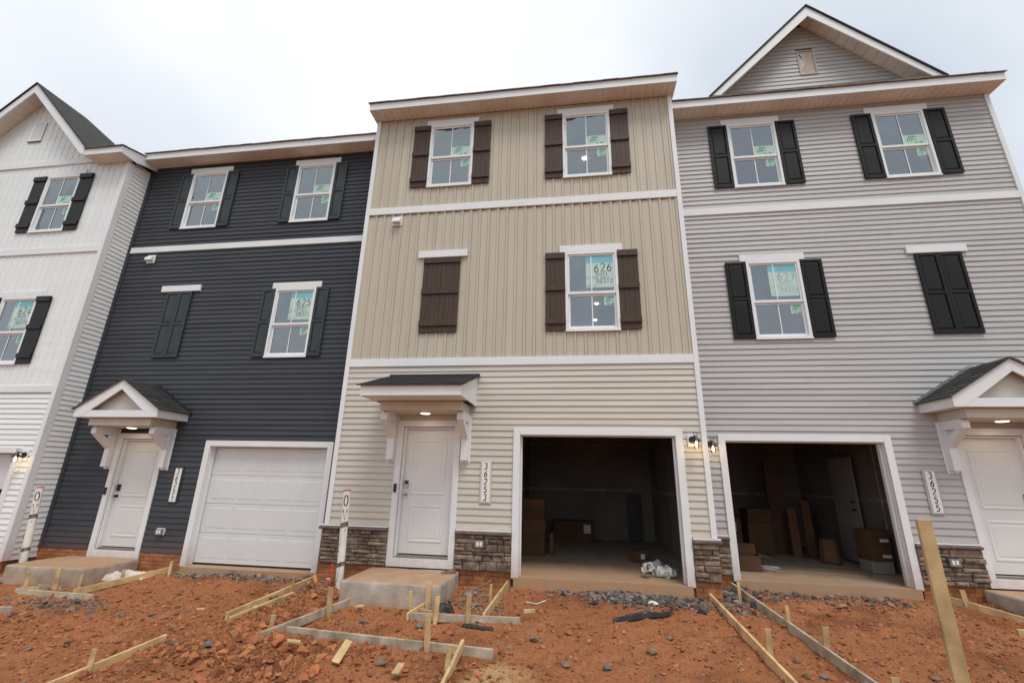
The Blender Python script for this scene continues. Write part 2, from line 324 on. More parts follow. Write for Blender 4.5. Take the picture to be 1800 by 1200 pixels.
def dirt_material():
    m = bpy.data.materials.new('red_clay_dirt'); m.use_nodes = True; n = m.node_tree; p = n.nodes['Principled BSDF']; p.inputs['Roughness'].default_value = .95; p.inputs['Specular IOR Level'].default_value = .15
    ge = n.nodes.new('ShaderNodeNewGeometry')
    def nzz(sc, det=6, ro=.6):
        q = n.nodes.new('ShaderNodeTexNoise'); q.inputs['Scale'].default_value = sc; q.inputs['Detail'].default_value = det; q.inputs['Roughness'].default_value = ro; n.links.new(ge.outputs['Position'], q.inputs['Vector']); return q.outputs['Fac']
    def ramp(f, p0, c0, p1, c1):
        q = n.nodes.new('ShaderNodeValToRGB'); q.color_ramp.elements[0].position = p0; q.color_ramp.elements[1].position = p1; q.color_ramp.elements[0].color = (*c0, 1); q.color_ramp.elements[1].color = (*c1, 1); n.links.new(f, q.inputs[0]); return q.outputs[0]
    def mixc(f, a, b):
        q = n.nodes.new('ShaderNodeMix'); q.data_type = 'RGBA'; n.links.new(f, q.inputs['Factor']); n.links.new(a, q.inputs['A']); n.links.new(b, q.inputs['B']); return q.outputs['Result']
    c1 = ramp(nzz(1.6), .3, (.32, .118, .048), .72, (.46, .19, .086))
    c2 = ramp(nzz(38, 8, .7), .25, (.19, .068, .029), .75, (.50, .215, .10))
    f = n.nodes.new('ShaderNodeValue'); f.outputs[0].default_value = .5
    c = mixc(f.outputs[0], c1, c2)
    damp = ramp(nzz(.9, 5, .62), .50, (0, 0, 0), .66, (.85, .85, .85)); dc = n.nodes.new('ShaderNodeRGB'); dc.outputs[0].default_value = (.175, .062, .027, 1); c = mixc(damp, c, dc.outputs[0])
    pale = ramp(nzz(2.3, 6, .65), .56, (0, 0, 0), .72, (.55, .55, .55)); pc = n.nodes.new('ShaderNodeRGB'); pc.outputs[0].default_value = (.47, .235, .115, 1); c = mixc(pale, c, pc.outputs[0])
    # grit: pale and grey specks
    vo = n.nodes.new('ShaderNodeTexVoronoi'); vo.inputs['Scale'].default_value = 55; n.links.new(ge.outputs['Position'], vo.inputs['Vector'])
    sp = ramp(vo.outputs['Distance'], .10, (1, 1, 1), .22, (0, 0, 0)); sel = ramp(nzz(5), .52, (0, 0, 0), .66, (.75, .75, .75))
    mm = n.nodes.new('ShaderNodeMath'); mm.operation = 'MULTIPLY'; n.links.new(sp, mm.inputs[0]); n.links.new(sel, mm.inputs[1])
    gr = n.nodes.new('ShaderNodeRGB'); gr.outputs[0].default_value = (.30, .22, .17, 1); c = mixc(mm.outputs[0], c, gr.outputs[0])
    # spilt sawdust by the walk form
    dv = n.nodes.new('ShaderNodeVectorMath'); dv.operation = 'DISTANCE'; n.links.new(ge.outputs['Position'], dv.inputs[0]); dv.inputs[1].default_value = (-.82, -2.72, -.42)
    ma = n.nodes.new('ShaderNodeMapRange'); ma.inputs['From Min'].default_value = .62; ma.inputs['From Max'].default_value = .05; n.links.new(dv.outputs['Value'], ma.inputs['Value'])
    mu = n.nodes.new('ShaderNodeMath'); mu.operation = 'MULTIPLY'; n.links.new(ma.outputs[0], mu.inputs[0]); n.links.new(nzz(7, 8, .7), mu.inputs[1])
    ms = ramp(mu.outputs[0], .18, (0, 0, 0), .38, (.85, .85, .85)); sw = n.nodes.new('ShaderNodeRGB'); sw.outputs[0].default_value = (.52, .34, .17, 1); c = mixc(ms, c, sw.outputs[0])
    n.links.new(c, p.inputs['Base Color'])
    bp = n.nodes.new('ShaderNodeBump'); bp.inputs['Strength'].default_value = 1.0; bp.inputs['Distance'].default_value = .02; n.links.new(nzz(48, 9, .75), bp.inputs['Height']); n.links.new(bp.outputs[0], p.inputs['Normal'])
    return m
gm.materials.append(dirt_material())

rd_ = MB(); rd_.box(-200, 200, -24, -11, -.72, -.60); rd_.build('added_road', mat('asphalt', (.055, .055, .056), .9, .15, 3, .4, 80), None, kind='structure')  # unseen, added behind the camera to lessen red bounce on the fronts
rd_ = MB(); rd_.box(-200, 200, -10.99, -10.8, -.72, -.52); rd_.build('added_kerb', M['concrete'], None, kind='structure')  # unseen edge of the added strip behind the camera
rd_ = MB(); rd_.box(-380, 380, -380, -24.01, -.75, -.58); rd_.build('added_field', mat('dry_grass_field', (.13, .13, .055), .95, .3, .4, .5, 20), None, kind='structure')  # unseen, added beyond the asphalt, also to lessen red bounce
# ------------------------------------------------------------------ the townhouses
# every house shares one plan; coordinates below are those of the tan house, shifted (and mirrored for the right-hand one)
class House:
    def __init__(s, key, sx, tx, dy, dz, root): s.k = key; s.sx = sx; s.tx = tx; s.dy = dy; s.dz = dz; s.root = root
    def x(s, x): return s.sx * x + s.tx
    def y(s, y): return y + s.dy
    def z(s, z): return z + s.dz
    def p(s, x, y, z): return (s.x(x), s.y(y), s.z(z))
    def box(s, name, m, par, x0, x1, y0, y1, z0, z1, **k): return MB().box(s.x(x0), s.x(x1), s.y(y0), s.y(y1), s.z(z0), s.z(z1)).build(name, m, par, **k)
    def addbox(s, mb, x0, x1, y0, y1, z0, z1, m=0): mb.box(s.x(x0), s.x(x1), s.y(y0), s.y(y1), s.z(z0), s.z(z1), m); return mb
XL, XR = -4.33, 2.12                       # house edges
WUL, WUR, WLR = (-2.55, 7.36), (.345, 7.36), (.355, 4.07)
WW, WH = .98, 1.59
COURSE = .107
K_DOOR = (-3.16, -2.0, .06, 2.45); K_GAR = (-1.06, 1.74, -.02, 2.32)

def pieces(x0, x1, z0, z1, holes):
    """rectangles of a strip left over by the openings"""
    hs = [h for h in holes if h[0] < x1 and h[1] > x0 and h[2] < z1 - .001 and h[3] > z0 + .001]
    xs = sorted(set([x0, x1] + [min(max(v, x0), x1) for h in hs for v in h[:2]])); out_ = []
    for a, b in zip(xs, xs[1:]):
        if b - a < .004: continue
        zs = [(z0, z1)]
        for h in hs:
            if h[0] < (a + b) / 2 < h[1]:
                nz_ = []
                for c, d in zs:
                    if h[2] > c: nz_.append((c, min(d, h[2])))
                    if h[3] < d: nz_.append((max(c, h[3]), d))
                zs = [q for q in nz_ if q[1] - q[0] > .004]
        for c, d in zs:
            if out_ and abs(out_[-1][1] - a) < 1e-6 and out_[-1][2:] == (c, d): out_[-1] = (out_[-1][0], b, c, d)
            else: out_.append((a, b, c, d))
    return out_
LIP, TOP = -.0155, .0005
def lap_courses(H, wall, m, x0, x1, z0, z1, holes):
    z = z0
    while z < z1 - .01:
        h = min(COURSE, z1 - z); wob = random.uniform(-.0012, .0012)
        yf = lambda q: LIP + wob + (TOP - LIP - wob) * max(0, (q - z - .012) / (COURSE - .012))
        cuts = []
        for a, b, c, d in pieces(x0, x1, z, z + h, holes):
            if b - a > 3.0 and random.random() < .55:
                k = random.uniform(a + .8, b - .8); cuts += [(a, k + .02, c, d, 0), (k, b, c, d, -.0022)]
            else: cuts.append((a, b, c, d, 0))
        wob0 = wob
        for a, b, c, d, dw in cuts:
            wob = wob0 + dw
            prof = [(.018, c), (yf(c), c)] + ([(yf(z + .012), z + .012)] if c < z + .006 < d - .008 else []) + [(yf(d), d), (.018, d)]
            MB().prism([H.p(a, yy, zz) for yy, zz in prof], (H.sx * (b - a), 0, 0)).build('siding_course', m, wall)
        z += h
def batten_boards(H, wall, m, x0, x1, z0, z1, holes, top=None):
    per = .187; x = x0
    while x < x1 - .02:
        b = min(x + per, x1); mb = MB()
        zt = z1 if top is None else max(top(x), top(b))
        if zt - z0 > .02:
            zs = [(z0, zt)]
            for hx0, hx1, hz0, hz1 in holes:
                if hx0 < b - .01 and hx1 > x + .01:
                    # split the board round the opening, keeping the side strips
                    nz_ = []
                    for a_, c_ in zs:
                        if hz1 <= a_ or hz0 >= c_: nz_.append((a_, c_)); continue
                        if hz0 > a_: nz_.append((a_, hz0))
                        if hz1 < c_: nz_.append((hz1, c_))
                        for u0, u1, ok_ in ((x, hx0, hx0 > x + .01), (hx1, b, hx1 < b - .01)):
                            if ok_:
                                q = MB(); strip(H, q, u0, u1, x, b, max(hz0, a_), min(hz1, c_), top)
                                if q.v: q.build('siding_board', m, wall)
                    zs = nz_
            for a_, c_ in zs:
                q = MB(); strip(H, q, x, b, x, b, a_, c_, top)
                if q.v: q.build('siding_board', m, wall)
        x = b
def strip(H, mb, a, b, x, xe, z0, z1, top=None):
    """one upright board: a flat, a fine groove, then a raised batten at its right edge; the flat stops short of the channel above"""
    if z1 - z0 < .02: return
    bw = .05; gd = .003 if H.k == 'tan' else .001; bh = -.013 if H.k == 'tan' else -.006; s0 = xe - bw; lo, hi = z1 - (.034 if H.k == 'tan' and abs(z1 - 6.755) < .001 else .0045), z1 - .004
    if b > s0 + .01 and s0 >= a - .001:
        e = min(b, xe); pr = [(a, .018, lo), (a, gd, lo), (a + .006, gd, lo), (a + .008, 0, lo), (s0 - .007, 0, lo), (s0 - .005, gd, lo)] if s0 > a + .03 else [(a, .018, hi)]
        pr += [(s0 + .001, gd, hi), (s0 + .004, bh, hi), (e - .004, bh, hi), (e - .001, .018, hi)]
    else: pr = [(a, .018, lo), (a, 0, lo), (b, 0, lo), (b, .018, lo)]
    n = len(pr); i = len(mb.v); hi2 = lambda q: max(q, z0 + .005); cut = (lambda u, q: min(q, top(u))) if top else (lambda u, q: q)
    mb.v += [H.p(u, y, z0) for u, y, q in pr] + [H.p(u, y, hi2(cut(u, q))) for u, y, q in pr]
    mb.f += [tuple(range(i, i + n)), tuple(range(i + 2 * n - 1, i + n - 1, -1))] + [(i + k, i + (k + 1) % n, i + n + (k + 1) % n, i + n + k) for k in range(n)]; mb.m += [0] * (n + 2)
def wall_panel(H, holes, x0, x1, z0, z1):
    """sheathing with real openings"""
    xs = sorted(set([x0, x1] + [min(max(v, x0), x1) for h in holes for v in h[:2]])); zs = sorted(set([z0, z1] + [min(max(v, z0), z1) for h in holes for v in h[2:]]))
    mb = MB()
    for a, b in zip(xs, xs[1:]):
        for c, d in zip(zs, zs[1:]):
            cx, cz = (a + b) / 2, (c + d) / 2
            if any(h[0] < cx < h[1] and h[2] < cz < h[3] for h in holes): continue
            mb.face([H.p(a, .02, c), H.p(b, .02, c), H.p(b, .02, d), H.p(a, .02, d)]); mb.face([H.p(a, .14, c), H.p(a, .14, d), H.p(b, .14, d), H.p(b, .14, c)])
    for a, b, c, d in holes:
        c = max(c, z0)
        for q in (((a, c), (b, c)), ((b, c), (b, d)), ((b, d), (a, d)), ((a, d), (a, c))):
            (u0, v0), (u1, v1) = q; mb.face([H.p(u0, .02, v0), H.p(u1, .02, v1), H.p(u1, .14, v1), H.p(u0, .14, v0)])
    return mb.build('wall', M['sheath'], H.root, normals=False)

def ring(mb, H, x0, x1, z0, z1, wd, y0, y1, m=0, wb=None):
    """rectangular frame of four butted bars, world x"""
    wb = wb or wd
    for a, b, c, d in ((x0, x0 + wd, z0, z1), (x1 - wd, x1, z0, z1), (x0 + wd, x1 - wd, z1 - wd, z1), (x0 + wd, x1 - wd, z0, z0 + wb)):
        mb.box(a, b, H.y(y0), H.y(y1), H.z(c), H.z(d), m)
    return mb

def sticker(H, win, x0, x1, z0, z1, y, big=True):
    """pale film with a green mark of slanted strokes under an arch"""
    fn = lambda a, b: (a, H.y(y) - .0015, b)
    mb = MB(); mb.box(x0, x1, H.y(y), H.y(y) + .001, z0, z1, 0)
    s = (z1 - z0); cx = x0 + (.36 if big else .5) * (x1 - x0); cz = z0 + .56 * s; wl = s * .10
    for k in range(3): mb.ribbon([(cx - s * .36 + k * s * .17, cz - s * .3), (cx - s * .25 + k * s * .17, cz + s * .02), (cx - s * .06 + k * s * .15, cz + s * .33)], wl, fn, 1)
    mb.ribbon([(cx - s * .06 + s * .3, cz + s * .33)] + [(cx + s * (.30 + .14 * q), cz + s * (.30 - .16 * q)) for q in (.5, 1.1)], wl, fn, 1)
    mb.ribbon([(cx + s * .08, cz - s * .10), (cx + s * .45, cz - s * .10)], wl * .8, fn, 1)
    write(mb, 'PLY GEM', lambda a, b: (a, H.y(y) - .002, b), x0 + (.5 if big else .34) * (x1 - x0), z0 + s * .06, s * .13, s * .03, 2)
    mb.build('sticker', [M['paper'], M['green'], M['inkgrey']], win, normals=False)
def lot_sheet(H, win, x0, x1, z0, z1, y, lines, tilt=0):
    thin = .45 if H.k == 'grey' else .8
    mb = MB(); mb.box(x0, x1, H.y(y), H.y(y) + .001, z0, z1, 0); hh = z1 - z0
    mb.box(x0, x1, H.y(y) - .001, H.y(y) - .0005, z1 - .22 * hh, z1, 1)
    fn = lambda a, b: (a, H.y(y) - .002, b); ww = x1 - x0
    mb.ribbon([(x0 + .2 * ww, z1 - .17 * hh), (x0 + .26 * ww, z1 - .04 * hh)], .008, fn, 0); mb.ribbon([(x0 + .28 * ww, z1 - .17 * hh), (x0 + .34 * ww, z1 - .04 * hh)], .008, fn, 0)
    for (t, fx, fz, h, wd) in lines: write(mb, t, fn, x0 + fx * ww, z0 + fz * hh, h * hh, wd * thin, 2, .22, .06)
    mb.build('lot_sheet', [M['paper'], M['cyan'], M['fadedink'] if H.k == 'grey' else M['inkgrey']], win, normals=False)

def window(H, c, z0, sheet=None, stick=True, head=True, headw=.59):
    """double-hung window: frame, two sashes, glass, muntins, stickers behind the glass"""
    cx = H.x(c); x0, x1, z1 = cx - WW / 2, cx + WW / 2, z0 + WH; zm = z0 + WH * .47
    win = ring(MB(), H, x0, x1, z0, z1, .052, -.04, .06).build('window', M['frame'], H.root, bevel=.004)
    mb = MB(); mb.box(x0 - .002, x1 + .002, H.y(-.048), H.y(-.041), H.z(z0 - .012), H.z(z0 + .018)); mb.build('sill_lip', M['frame'], win)
    i0, i1 = x0 + .053, x1 - .053
    ring(MB(), H, i0, i1, zm - .02, z1 - .053, .030, -.016, .012, wb=.05).build('sash', M['frame'], win)
    ring(MB(), H, i0, i1, z0 + .053, zm - .021, .036, .018, .045, wb=.05).build('sash', M['frame'], win)
    for (a, b, yy) in ((zm + .031, z1 - .084, -.004), (z0 + .104, zm - .058, .03)):
        MB().box(cx - .0095, cx + .0095, H.y(yy) - .010, H.y(yy) - .004, H.z(a), H.z(b)).build('muntin', M['frame'], win)
        pane = MB(); pane.face([(i0 + .031, H.y(yy), H.z(a - .001)), (i1 - .031, H.y(yy), H.z(a - .001)), (i1 - .031, H.y(yy), H.z(b + .001)), (i0 + .031, H.y(yy), H.z(b + .001))]); pane.build('pane', M['glass'], win)
    if sheet: lot_sheet(H, win, cx - .10, i1 - .035, H.z(zm + .10), H.z(z1 - .09), -.0065, sheet)
    elif stick: sticker(H, win, cx + .005, i1 - .033, H.z(zm + .035), H.z(zm + .25), -.0065)
    if stick: sticker(H, win, i1 - .22, i1 - .04, H.z(zm - .24), H.z(zm - .062), .0275, False)
    if head: MB().box(cx - headw, cx + headw, H.y(-.035), H.y(.015), H.z(z1 + .003), H.z(z1 + .145)).build('window_head', M['trim'], H.root, bevel=.004)
    return win

def shutter(H, x0, x1, z0, z1, style, m):
    """world x; style 'batten' = upright boards crossed by three battens, 'panel' = frame with two sunk raised panels"""
    y1 = H.y(-.02)
    if style == 'batten':
        sh = MB().box(x0 + .004, x1 - .004, y1 - .006, y1, z0 + .004, z1 - .004).build('shutter', m, H.root); n = 4; wd = (x1 - x0) / n
        for k in range(n): MB().box(x0 + k * wd + .0008, x0 + (k + 1) * wd - .0008, y1 - .022, y1 - .0062, z0, z1).build('board', m, sh, bevel=.002)
        for za, zb in ((z1 - .125, z1 - .0), (z0 + .50 * (z1 - z0) + .0, z0 + .50 * (z1 - z0) + .11), (z0 + .125, z0 + .235)):
            MB().box(x0 - .002, x1 + .002, y1 - .052, y1 - .0225, za, zb).build('batten', m, sh, bevel=.004)
    else:
        zm = z0 + .5 * (z1 - z0); fr = .055; mb = MB()
        for a, b, c, d in ((x0, x0 + fr, z0, z1), (x1 - fr, x1, z0, z1), (x0 + fr, x1 - fr, z1 - fr, z1), (x0 + fr, x1 - fr, z0, z0 + fr * 1.5), (x0 + fr, x1 - fr, zm - .03, zm + .035)): mb.box(a, b, y1 - .032, y1, c, d)
        sh = mb.build('shutter', m, H.root, bevel=.003)
        for c, d in ((z0 + fr * 1.5, zm - .03), (zm + .035, z1 - fr)):
            a, b = x0 + fr, x1 - fr; t = .03; ya, yb = y1 - .012, y1 - .026
            q = MB(); o = [(a, ya, c), (b, ya, c), (b, ya, d), (a, ya, d)]; i = [(a + t, yb, c + t), (b - t, yb, c + t), (b - t, yb, d - t), (a + t, yb, d - t)]
            q.face(i)
            for k in range(4): q.face([o[k], o[(k + 1) % 4], i[(k + 1) % 4], i[k]])
            bk = [(a, y1, c), (b, y1, c), (b, y1, d), (a, y1, d)]
            for k in range(4): q.face([bk[k], bk[(k + 1) % 4], o[(k + 1) % 4], o[k]])
            q.build('panel', m, sh)

def entry_door(H, hw, low):
    x0, x1 = -3.01, -2.12; y = .10; cx = H.x((x0 + x1) / 2); a, b = cx - .445, cx + .445
    d = MB().box(a, b, H.y(y), H.y(y + .045), H.z(.245), H.z(2.30)).build('entry_door', M['door'], H.root)
    for c, e in ((1.18, 2.12), (.42, 1.02)):
        q = MB(); u0, u1, v0, v1 = a + .14, b - .14, H.z(c), H.z(e); Y = H.y(y); prev = [(u0, Y - .0005, v0), (u1, Y - .0005, v0), (u1, Y - .0005, v1), (u0, Y - .0005, v1)]
        for t, yy in ((.012, -.011), (.035, -.011), (.055, -.003), (.085, -.009)):
            cur = [(u0 + t, Y + yy, v0 + t), (u1 - t, Y + yy, v0 + t), (u1 - t, Y + yy, v1 - t), (u0 + t, Y + yy, v1 - t)]
            for k in range(4): q.face([prev[k], prev[(k + 1) % 4], cur[(k + 1) % 4], cur[k]])
            prev = cur
        q.face(prev); q.build('panel', M['door'], d)
    hx = a + .055 if H.sx > 0 else b - .055; hx = a + .055 if H.k != 'grey' else b - .075
    dark = H.k != 'tan'
    lk = MB().box(hx - .034, hx + .034, H.y(y) - .028, H.y(y) - .0008, H.z(1.29), H.z(1.42), 0); lk.box(hx - .030, hx + .030, H.y(y) - .030, H.y(y) - .0282, H.z(1.355), H.z(1.415), 1); lk.build('lock', [M['blackmetal'] if dark else M['metal'], M['blackmetal']], d, bevel=0)
    MB().lathe((hx, H.y(y), H.z(1.19)), [(.030, -.001), (.030, -.010), (.012, -.014), (.012, -.034), (.027, -.042), (.029, -.056), (.020, -.068), (.004, -.070)], 'y').build('knob', M['blackmetal'] if dark else M['metal'], d, smooth=True)
    # casing, sill and jambs
    t = M['trim_low'] if low else M['trim']
    tx0, tx1, tz0, tz1 = K_DOOR; mb = MB()
    fr = lambda u0, u1, y0, y1, c, e: H.addbox(mb, u0, u1, y0, y1, c, e)
    fr(tx0, tx0 + .105, -.03, .02, tz0, tz1); fr(tx1 - .105, tx1, -.03, .02, tz0, tz1); fr(tx0 + .105, tx1 - .105, -.03, .02, 2.34, tz1); fr(tx0 + .105, tx1 - .105, -.028, .12, tz0, .19)
    fr(tx0 + .105, -3.013, .021, .15, .19, 2.34); fr(-2.117, tx1 - .105, .021, .15, .19, 2.34); fr(-3.013, -2.117, .021, .15, 2.303, 2.34)
    mb.build('door_casing', t, H.root, bevel=.003)
    H.box('threshold', M['metal'], H.root, -3.012, -2.118, .01, .15, .191, .232, bevel=.004)
    bx = H.x(tx0 + .05) if H.k != 'grey' else H.x(tx0 + .05)
    MB().box(bx - .025, bx + .025, H.y(-.058), H.y(-.0305), H.z(1.22), H.z(1.36)).build('doorbell', M['blackmetal'], H.root, bevel=.006)

def bracket(H, par, xc):
    w2 = .06
    def ext(poly, w_, nm):
        MB().prism([H.p(xc - w_, y, z) for y, z in poly], (H.sx * 2 * w_, 0, 0)).build(nm, M['trim'], par, bevel=.003)
    ext([(-.018, 1.72), (-.006, 1.72), (-.006, 2.548), (-.018, 2.548)], w2 + .028, 'bracket_plate')
    ext([(-.13, 1.76), (-.0185, 1.76), (-.0185, 2.40), (-.13, 2.40)], w2, 'bracket_leg')
    ext([(-.50, 2.402), (-.0185, 2.402), (-.0185, 2.547), (-.46, 2.547), (-.50, 2.50)], w2, 'bracket_arm')
    ext([(-.131, 2.12), (-.131, 2.27), (-.34, 2.401), (-.49, 2.401)], w2 - .004, 'bracket_brace')

def shingle_slope(H, par, o, u, v, lu, lv, rows, tabs):
    """tabs laid in lapped rows; o lower corner, u along the eave, v up the slope (unit vectors, world)"""
    o = Vector(o); u = Vector(u).normalized(); v = Vector(v).normalized(); nn = u.cross(v)
    if nn.z < 0: nn = -nn
    rh = lv / rows; tw = lu / tabs
    for r in range(rows):
        off = (r % 2) * tw / 2; k = -1 if off else 0
        while True:
            a = max(0, k * tw + off); b = min(lu, (k + 1) * tw + off); k += 1
            if a >= lu - .005: break
            if b - a < .01: continue
            g = .004; s0 = r * rh + random.uniform(-.004, .003); s1 = min((r + 1) * rh + .03, lv)
            P = []
            for hgt0, hgt1 in ((.002, .001), (.016, .006)):
                P += [o + u * (a + g) + v * s0 + nn * hgt0, o + u * (b - g) + v * s0 + nn * hgt0, o + u * (b - g) + v * s1 + nn * hgt1, o + u * (a + g) + v * s1 + nn * hgt1]
            MB().hexa(P).build('shingle', M['shingle'], par)

def canopy(H, style):
    cx = -2.57; T = M['trim']
    fz0, fz1 = 2.70, 2.87
    # frieze box over the door with a lamp in its underside
    fb = MB(); H.addbox(fb, -3.28, -1.86, -.61, -.001, 2.55, 2.699)
    fr = fb.build('entry_canopy', M['frieze'], H.root, bevel=.004)
    for xc in (-3.24, -1.90): bracket(H, fr, xc)
    lx, ly = H.x(cx), H.y(-.32)
    MB().lathe((lx, ly, H.z(2.549)), [(.10, 0), (.10, -.012), (.088, -.018), (.085, -.0185)], 'z', 20).build('lamp_ring', M['frame'], fr, smooth=True)
    MB().lathe((lx, ly, H.z(2.530)), [(.084, 0), (.07, -.008), (.03, -.013), (.002, -.014)], 'z', 20).build('lamp_lens', M['lampdisc'], fr)
    ld = bpy.data.lights.new('canopy_lamp_light', 'SPOT'); ld.energy = 2.2; ld.color = (1, .76, .45); ld.shadow_soft_size = .07; ld.spot_size = R(165); ld.spot_blend = .6
    lo = bpy.data.objects.new('canopy_lamp_light', ld); COL.objects.link(lo); lo.parent = fr; lo.location = Vector((lx, ly, H.z(2.505))) - ORG[fr]
    if style == 'shed':
        x0, x1, yf = -3.40, -1.74, -1.15; zb = 3.25; sl = (zb - fz1) / 1.15
        mb = MB()
        # fascia and the two closed gable ends
        H.addbox(mb, x0, x1, yf, yf + .025, fz0, fz1)
        mb.build('fascia', T, fr, bevel=.003)
        for a, b in ((x0, x0 + .025), (x1 - .025, x1)):
            MB().prism([H.p(a, yf + .026, fz1 - .115), H.p(a, yf + .026, fz1), H.p(a, -.001, zb), H.p(a, -.001, zb - .16)], (b - a, 0, 0)).build('rake_board', T, fr)
            MB().prism([H.p(a + .008, yf + .026, fz0), H.p(a + .008, yf + .026, fz1 - .1155), H.p(a + .008, -.001, zb - .1605), H.p(a + .008, -.001, fz0)], (.012, 0, 0)).build('gable_panel', T, fr)
        n = 16; ww = (x1 - x0 - .05) / n
        for k in range(n):
            H.box('soffit_board', M['soffit'], fr, x0 + .025 + k * ww + .002, x0 + .025 + (k + 1) * ww - .002, yf + .026, -.612, fz0 + .004, fz0 + .014)
        L = math.hypot(1.20, (zb - fz1) * 1.20 / 1.15); o = H.p(x0 - .05, yf - .05, fz1 + .006 - .05 * sl)
        MB().prism([H.p(x0 - .045, yf - .045, fz1 - .045 * sl), H.p(x0 - .045, yf - .045, fz1 + .008 - .045 * sl), H.p(x0 - .045, -.001, zb + .008), H.p(x0 - .045, -.001, zb)], (x1 - x0 + .09, 0, 0)).build('roof_deck', M['edge'], fr)
        shingle_slope(H, fr, (o[0], o[1], o[2]), (1, 0, 0), (0, 1, sl), x1 - x0 + .10, L, 9, 6)
        MB().box(H.x(x0 - .02), H.x(x1 + .04), H.y(-.030), H.y(-.0185), H.z(zb - .01), H.z(zb + .045)).build('flashing', M['blackp'], fr)
    else:
        hw, yf, za = .95, -.74, 3.46; sl = (za - fz1) / hw
        ny_ = [(-1, 1), (1, -1)]
        mb = MB(); H.addbox(mb, cx - hw + .16, cx + hw - .16, yf, yf + .028, fz0, fz0 + .135); mb.build('tie_board', T, fr, bevel=.003)
        for s_ in (-1, 1):
            e = cx + s_ * hw
            MB().prism([H.p(cx, yf - .004, za), H.p(e, yf - .004, fz1), H.p(e, yf - .004, fz0), H.p(e - s_ * .16, yf - .004, fz0), H.p(cx, yf - .004, za - .20)], (0, .03, 0)).build('rake_board', T, fr, bevel=.003)
            H.box('fascia', T, fr, e - s_ * .001, e - s_ * .026, yf + .027, -.001, fz0, fz1 - .004)
            n = 9; d = (-.612 - yf - .027) 
            # slopes
            x_e = H.x(e + s_ * .05); o = (x_e, H.y(yf - .045), H.z(fz1 + .008 - .05 * sl)); L = math.hypot(hw + .05, sl * (hw + .05)); wv = (H.x(cx) - x_e, 0, sl * (hw + .05))
            MB().prism([H.p(e + s_ * .045, yf - .04, fz1 - .045 * sl), H.p(e + s_ * .045, yf - .04, fz1 + .008 - .045 * sl), H.p(cx, yf - .04, za + .008), H.p(cx, yf - .04, za)], (0, -yf + .039, 0)).build('roof_deck', M['edge'], fr)
            shingle_slope(H, fr, o, (0, 1, 0), wv, -yf + .045, L, 8, 3)
            MB().prism([H.p(e + s_ * .07, -.030, fz1 - .05 * sl + .012), H.p(cx, -.030, za + .018), H.p(cx, -.030, za + .075), H.p(e + s_ * .07, -.030, fz1 - .05 * sl + .060)], (0, .012, 0)).build('flashing', M['flash'] if H.k == 'grey' else M['blackp'], fr)
            # soffit strips either side of the frieze, and under the gable overhang inside
            H.box('soffit_board', M['soffit'], fr, e - s_ * .027, -3.283 if s_ < 0 else -1.857, yf + .03, -.001, fz0 + .004, fz0 + .012)
        H.box('soffit_board', M['soffit'], fr, -3.28, -1.86, yf + .03, -.612, fz0 + .004, fz0 + .012)
        MB().prism([H.p(cx - hw + .05, yf + .13, fz0 + .02), H.p(cx + hw - .05, yf + .13, fz0 + .02), H.p(cx, yf + .13, za - .03)], (0, .02, 0)).build('gable_panel', M['frieze'], fr)
        MB().lathe((H.x(cx), H.y(yf + .02), H.z(za + .012)), [(.03, 0), (.03, .02)], 'y', 8)

def stone_patch(H, par, x0, x1, z0, z1, seed):
    """dry-laid ledge stone: uneven rows, some rows split in two"""
    rd = random.Random(seed)
    def stone(a, b, c, d):
        if b - a < .012: return
        g = .002; a += g; b -= g; c += g; d -= g; y = -.045 - rd.uniform(0, .04); ys = [y + rd.uniform(-.008, .008) for _ in range(4)]; j = lambda: rd.uniform(-.003, .003)
        mb = MB(); t = .012
        bk = [(a, .004, c), (b, .004, c), (b, .004, d), (a, .004, d)]; md = [(a + j(), y + .016, c + j()), (b + j(), y + .016, c + j()), (b + j(), y + .016, d + j()), (a + j(), y + .016, d + j())]
        t2 = min(t, (b - a) * .3); t3 = min(t, (d - c) * .25)
        ft = [(a + t2, ys[0], c + t3), (b - t2, ys[1], c + t3), (b - t2, ys[2], d - t3), (a + t2, ys[3], d - t3)]
        ct = ((a + b) / 2 + rd.uniform(-.2, .2) * (b - a), y - rd.uniform(.002, .012), (c + d) / 2)
        W_ = lambda q: H.p(*q)
        for k in range(4):
            n_ = (k + 1) % 4
            mb.face([W_(bk[k]), W_(bk[n_]), W_(md[n_]), W_(md[k])]); mb.face([W_(md[k]), W_(md[n_]), W_(ft[n_]), W_(ft[k])]); mb.face([W_(ft[k]), W_(ft[n_]), W_(ct)])
        mb.build('stone', M['stone'], par)
    z = z0
    while z < z1 - .005:
        h = rd.choice([.055, .07, .085, .11, .14]); h = min(h, z1 - z) if z1 - z - h > .04 else z1 - z; x = x0
        while x < x1 - .001:
            wd = rd.uniform(.11, .36); wd = x1 - x if x1 - x - wd < .09 else wd
            if h > .085 and rd.random() < .36:
                f = rd.uniform(.42, .58); xm = x + wd * rd.uniform(.35, .65)
                stone(x, x + wd, z, z + h * f); stone(x, xm, z + h * f, z + h) if wd > .22 else stone(x, x + wd, z + h * f, z + h)
                if wd > .22: stone(xm, x + wd, z + h * f, z + h)
            else: stone(x, x + wd, z, z + h)
            x += wd
        z += h
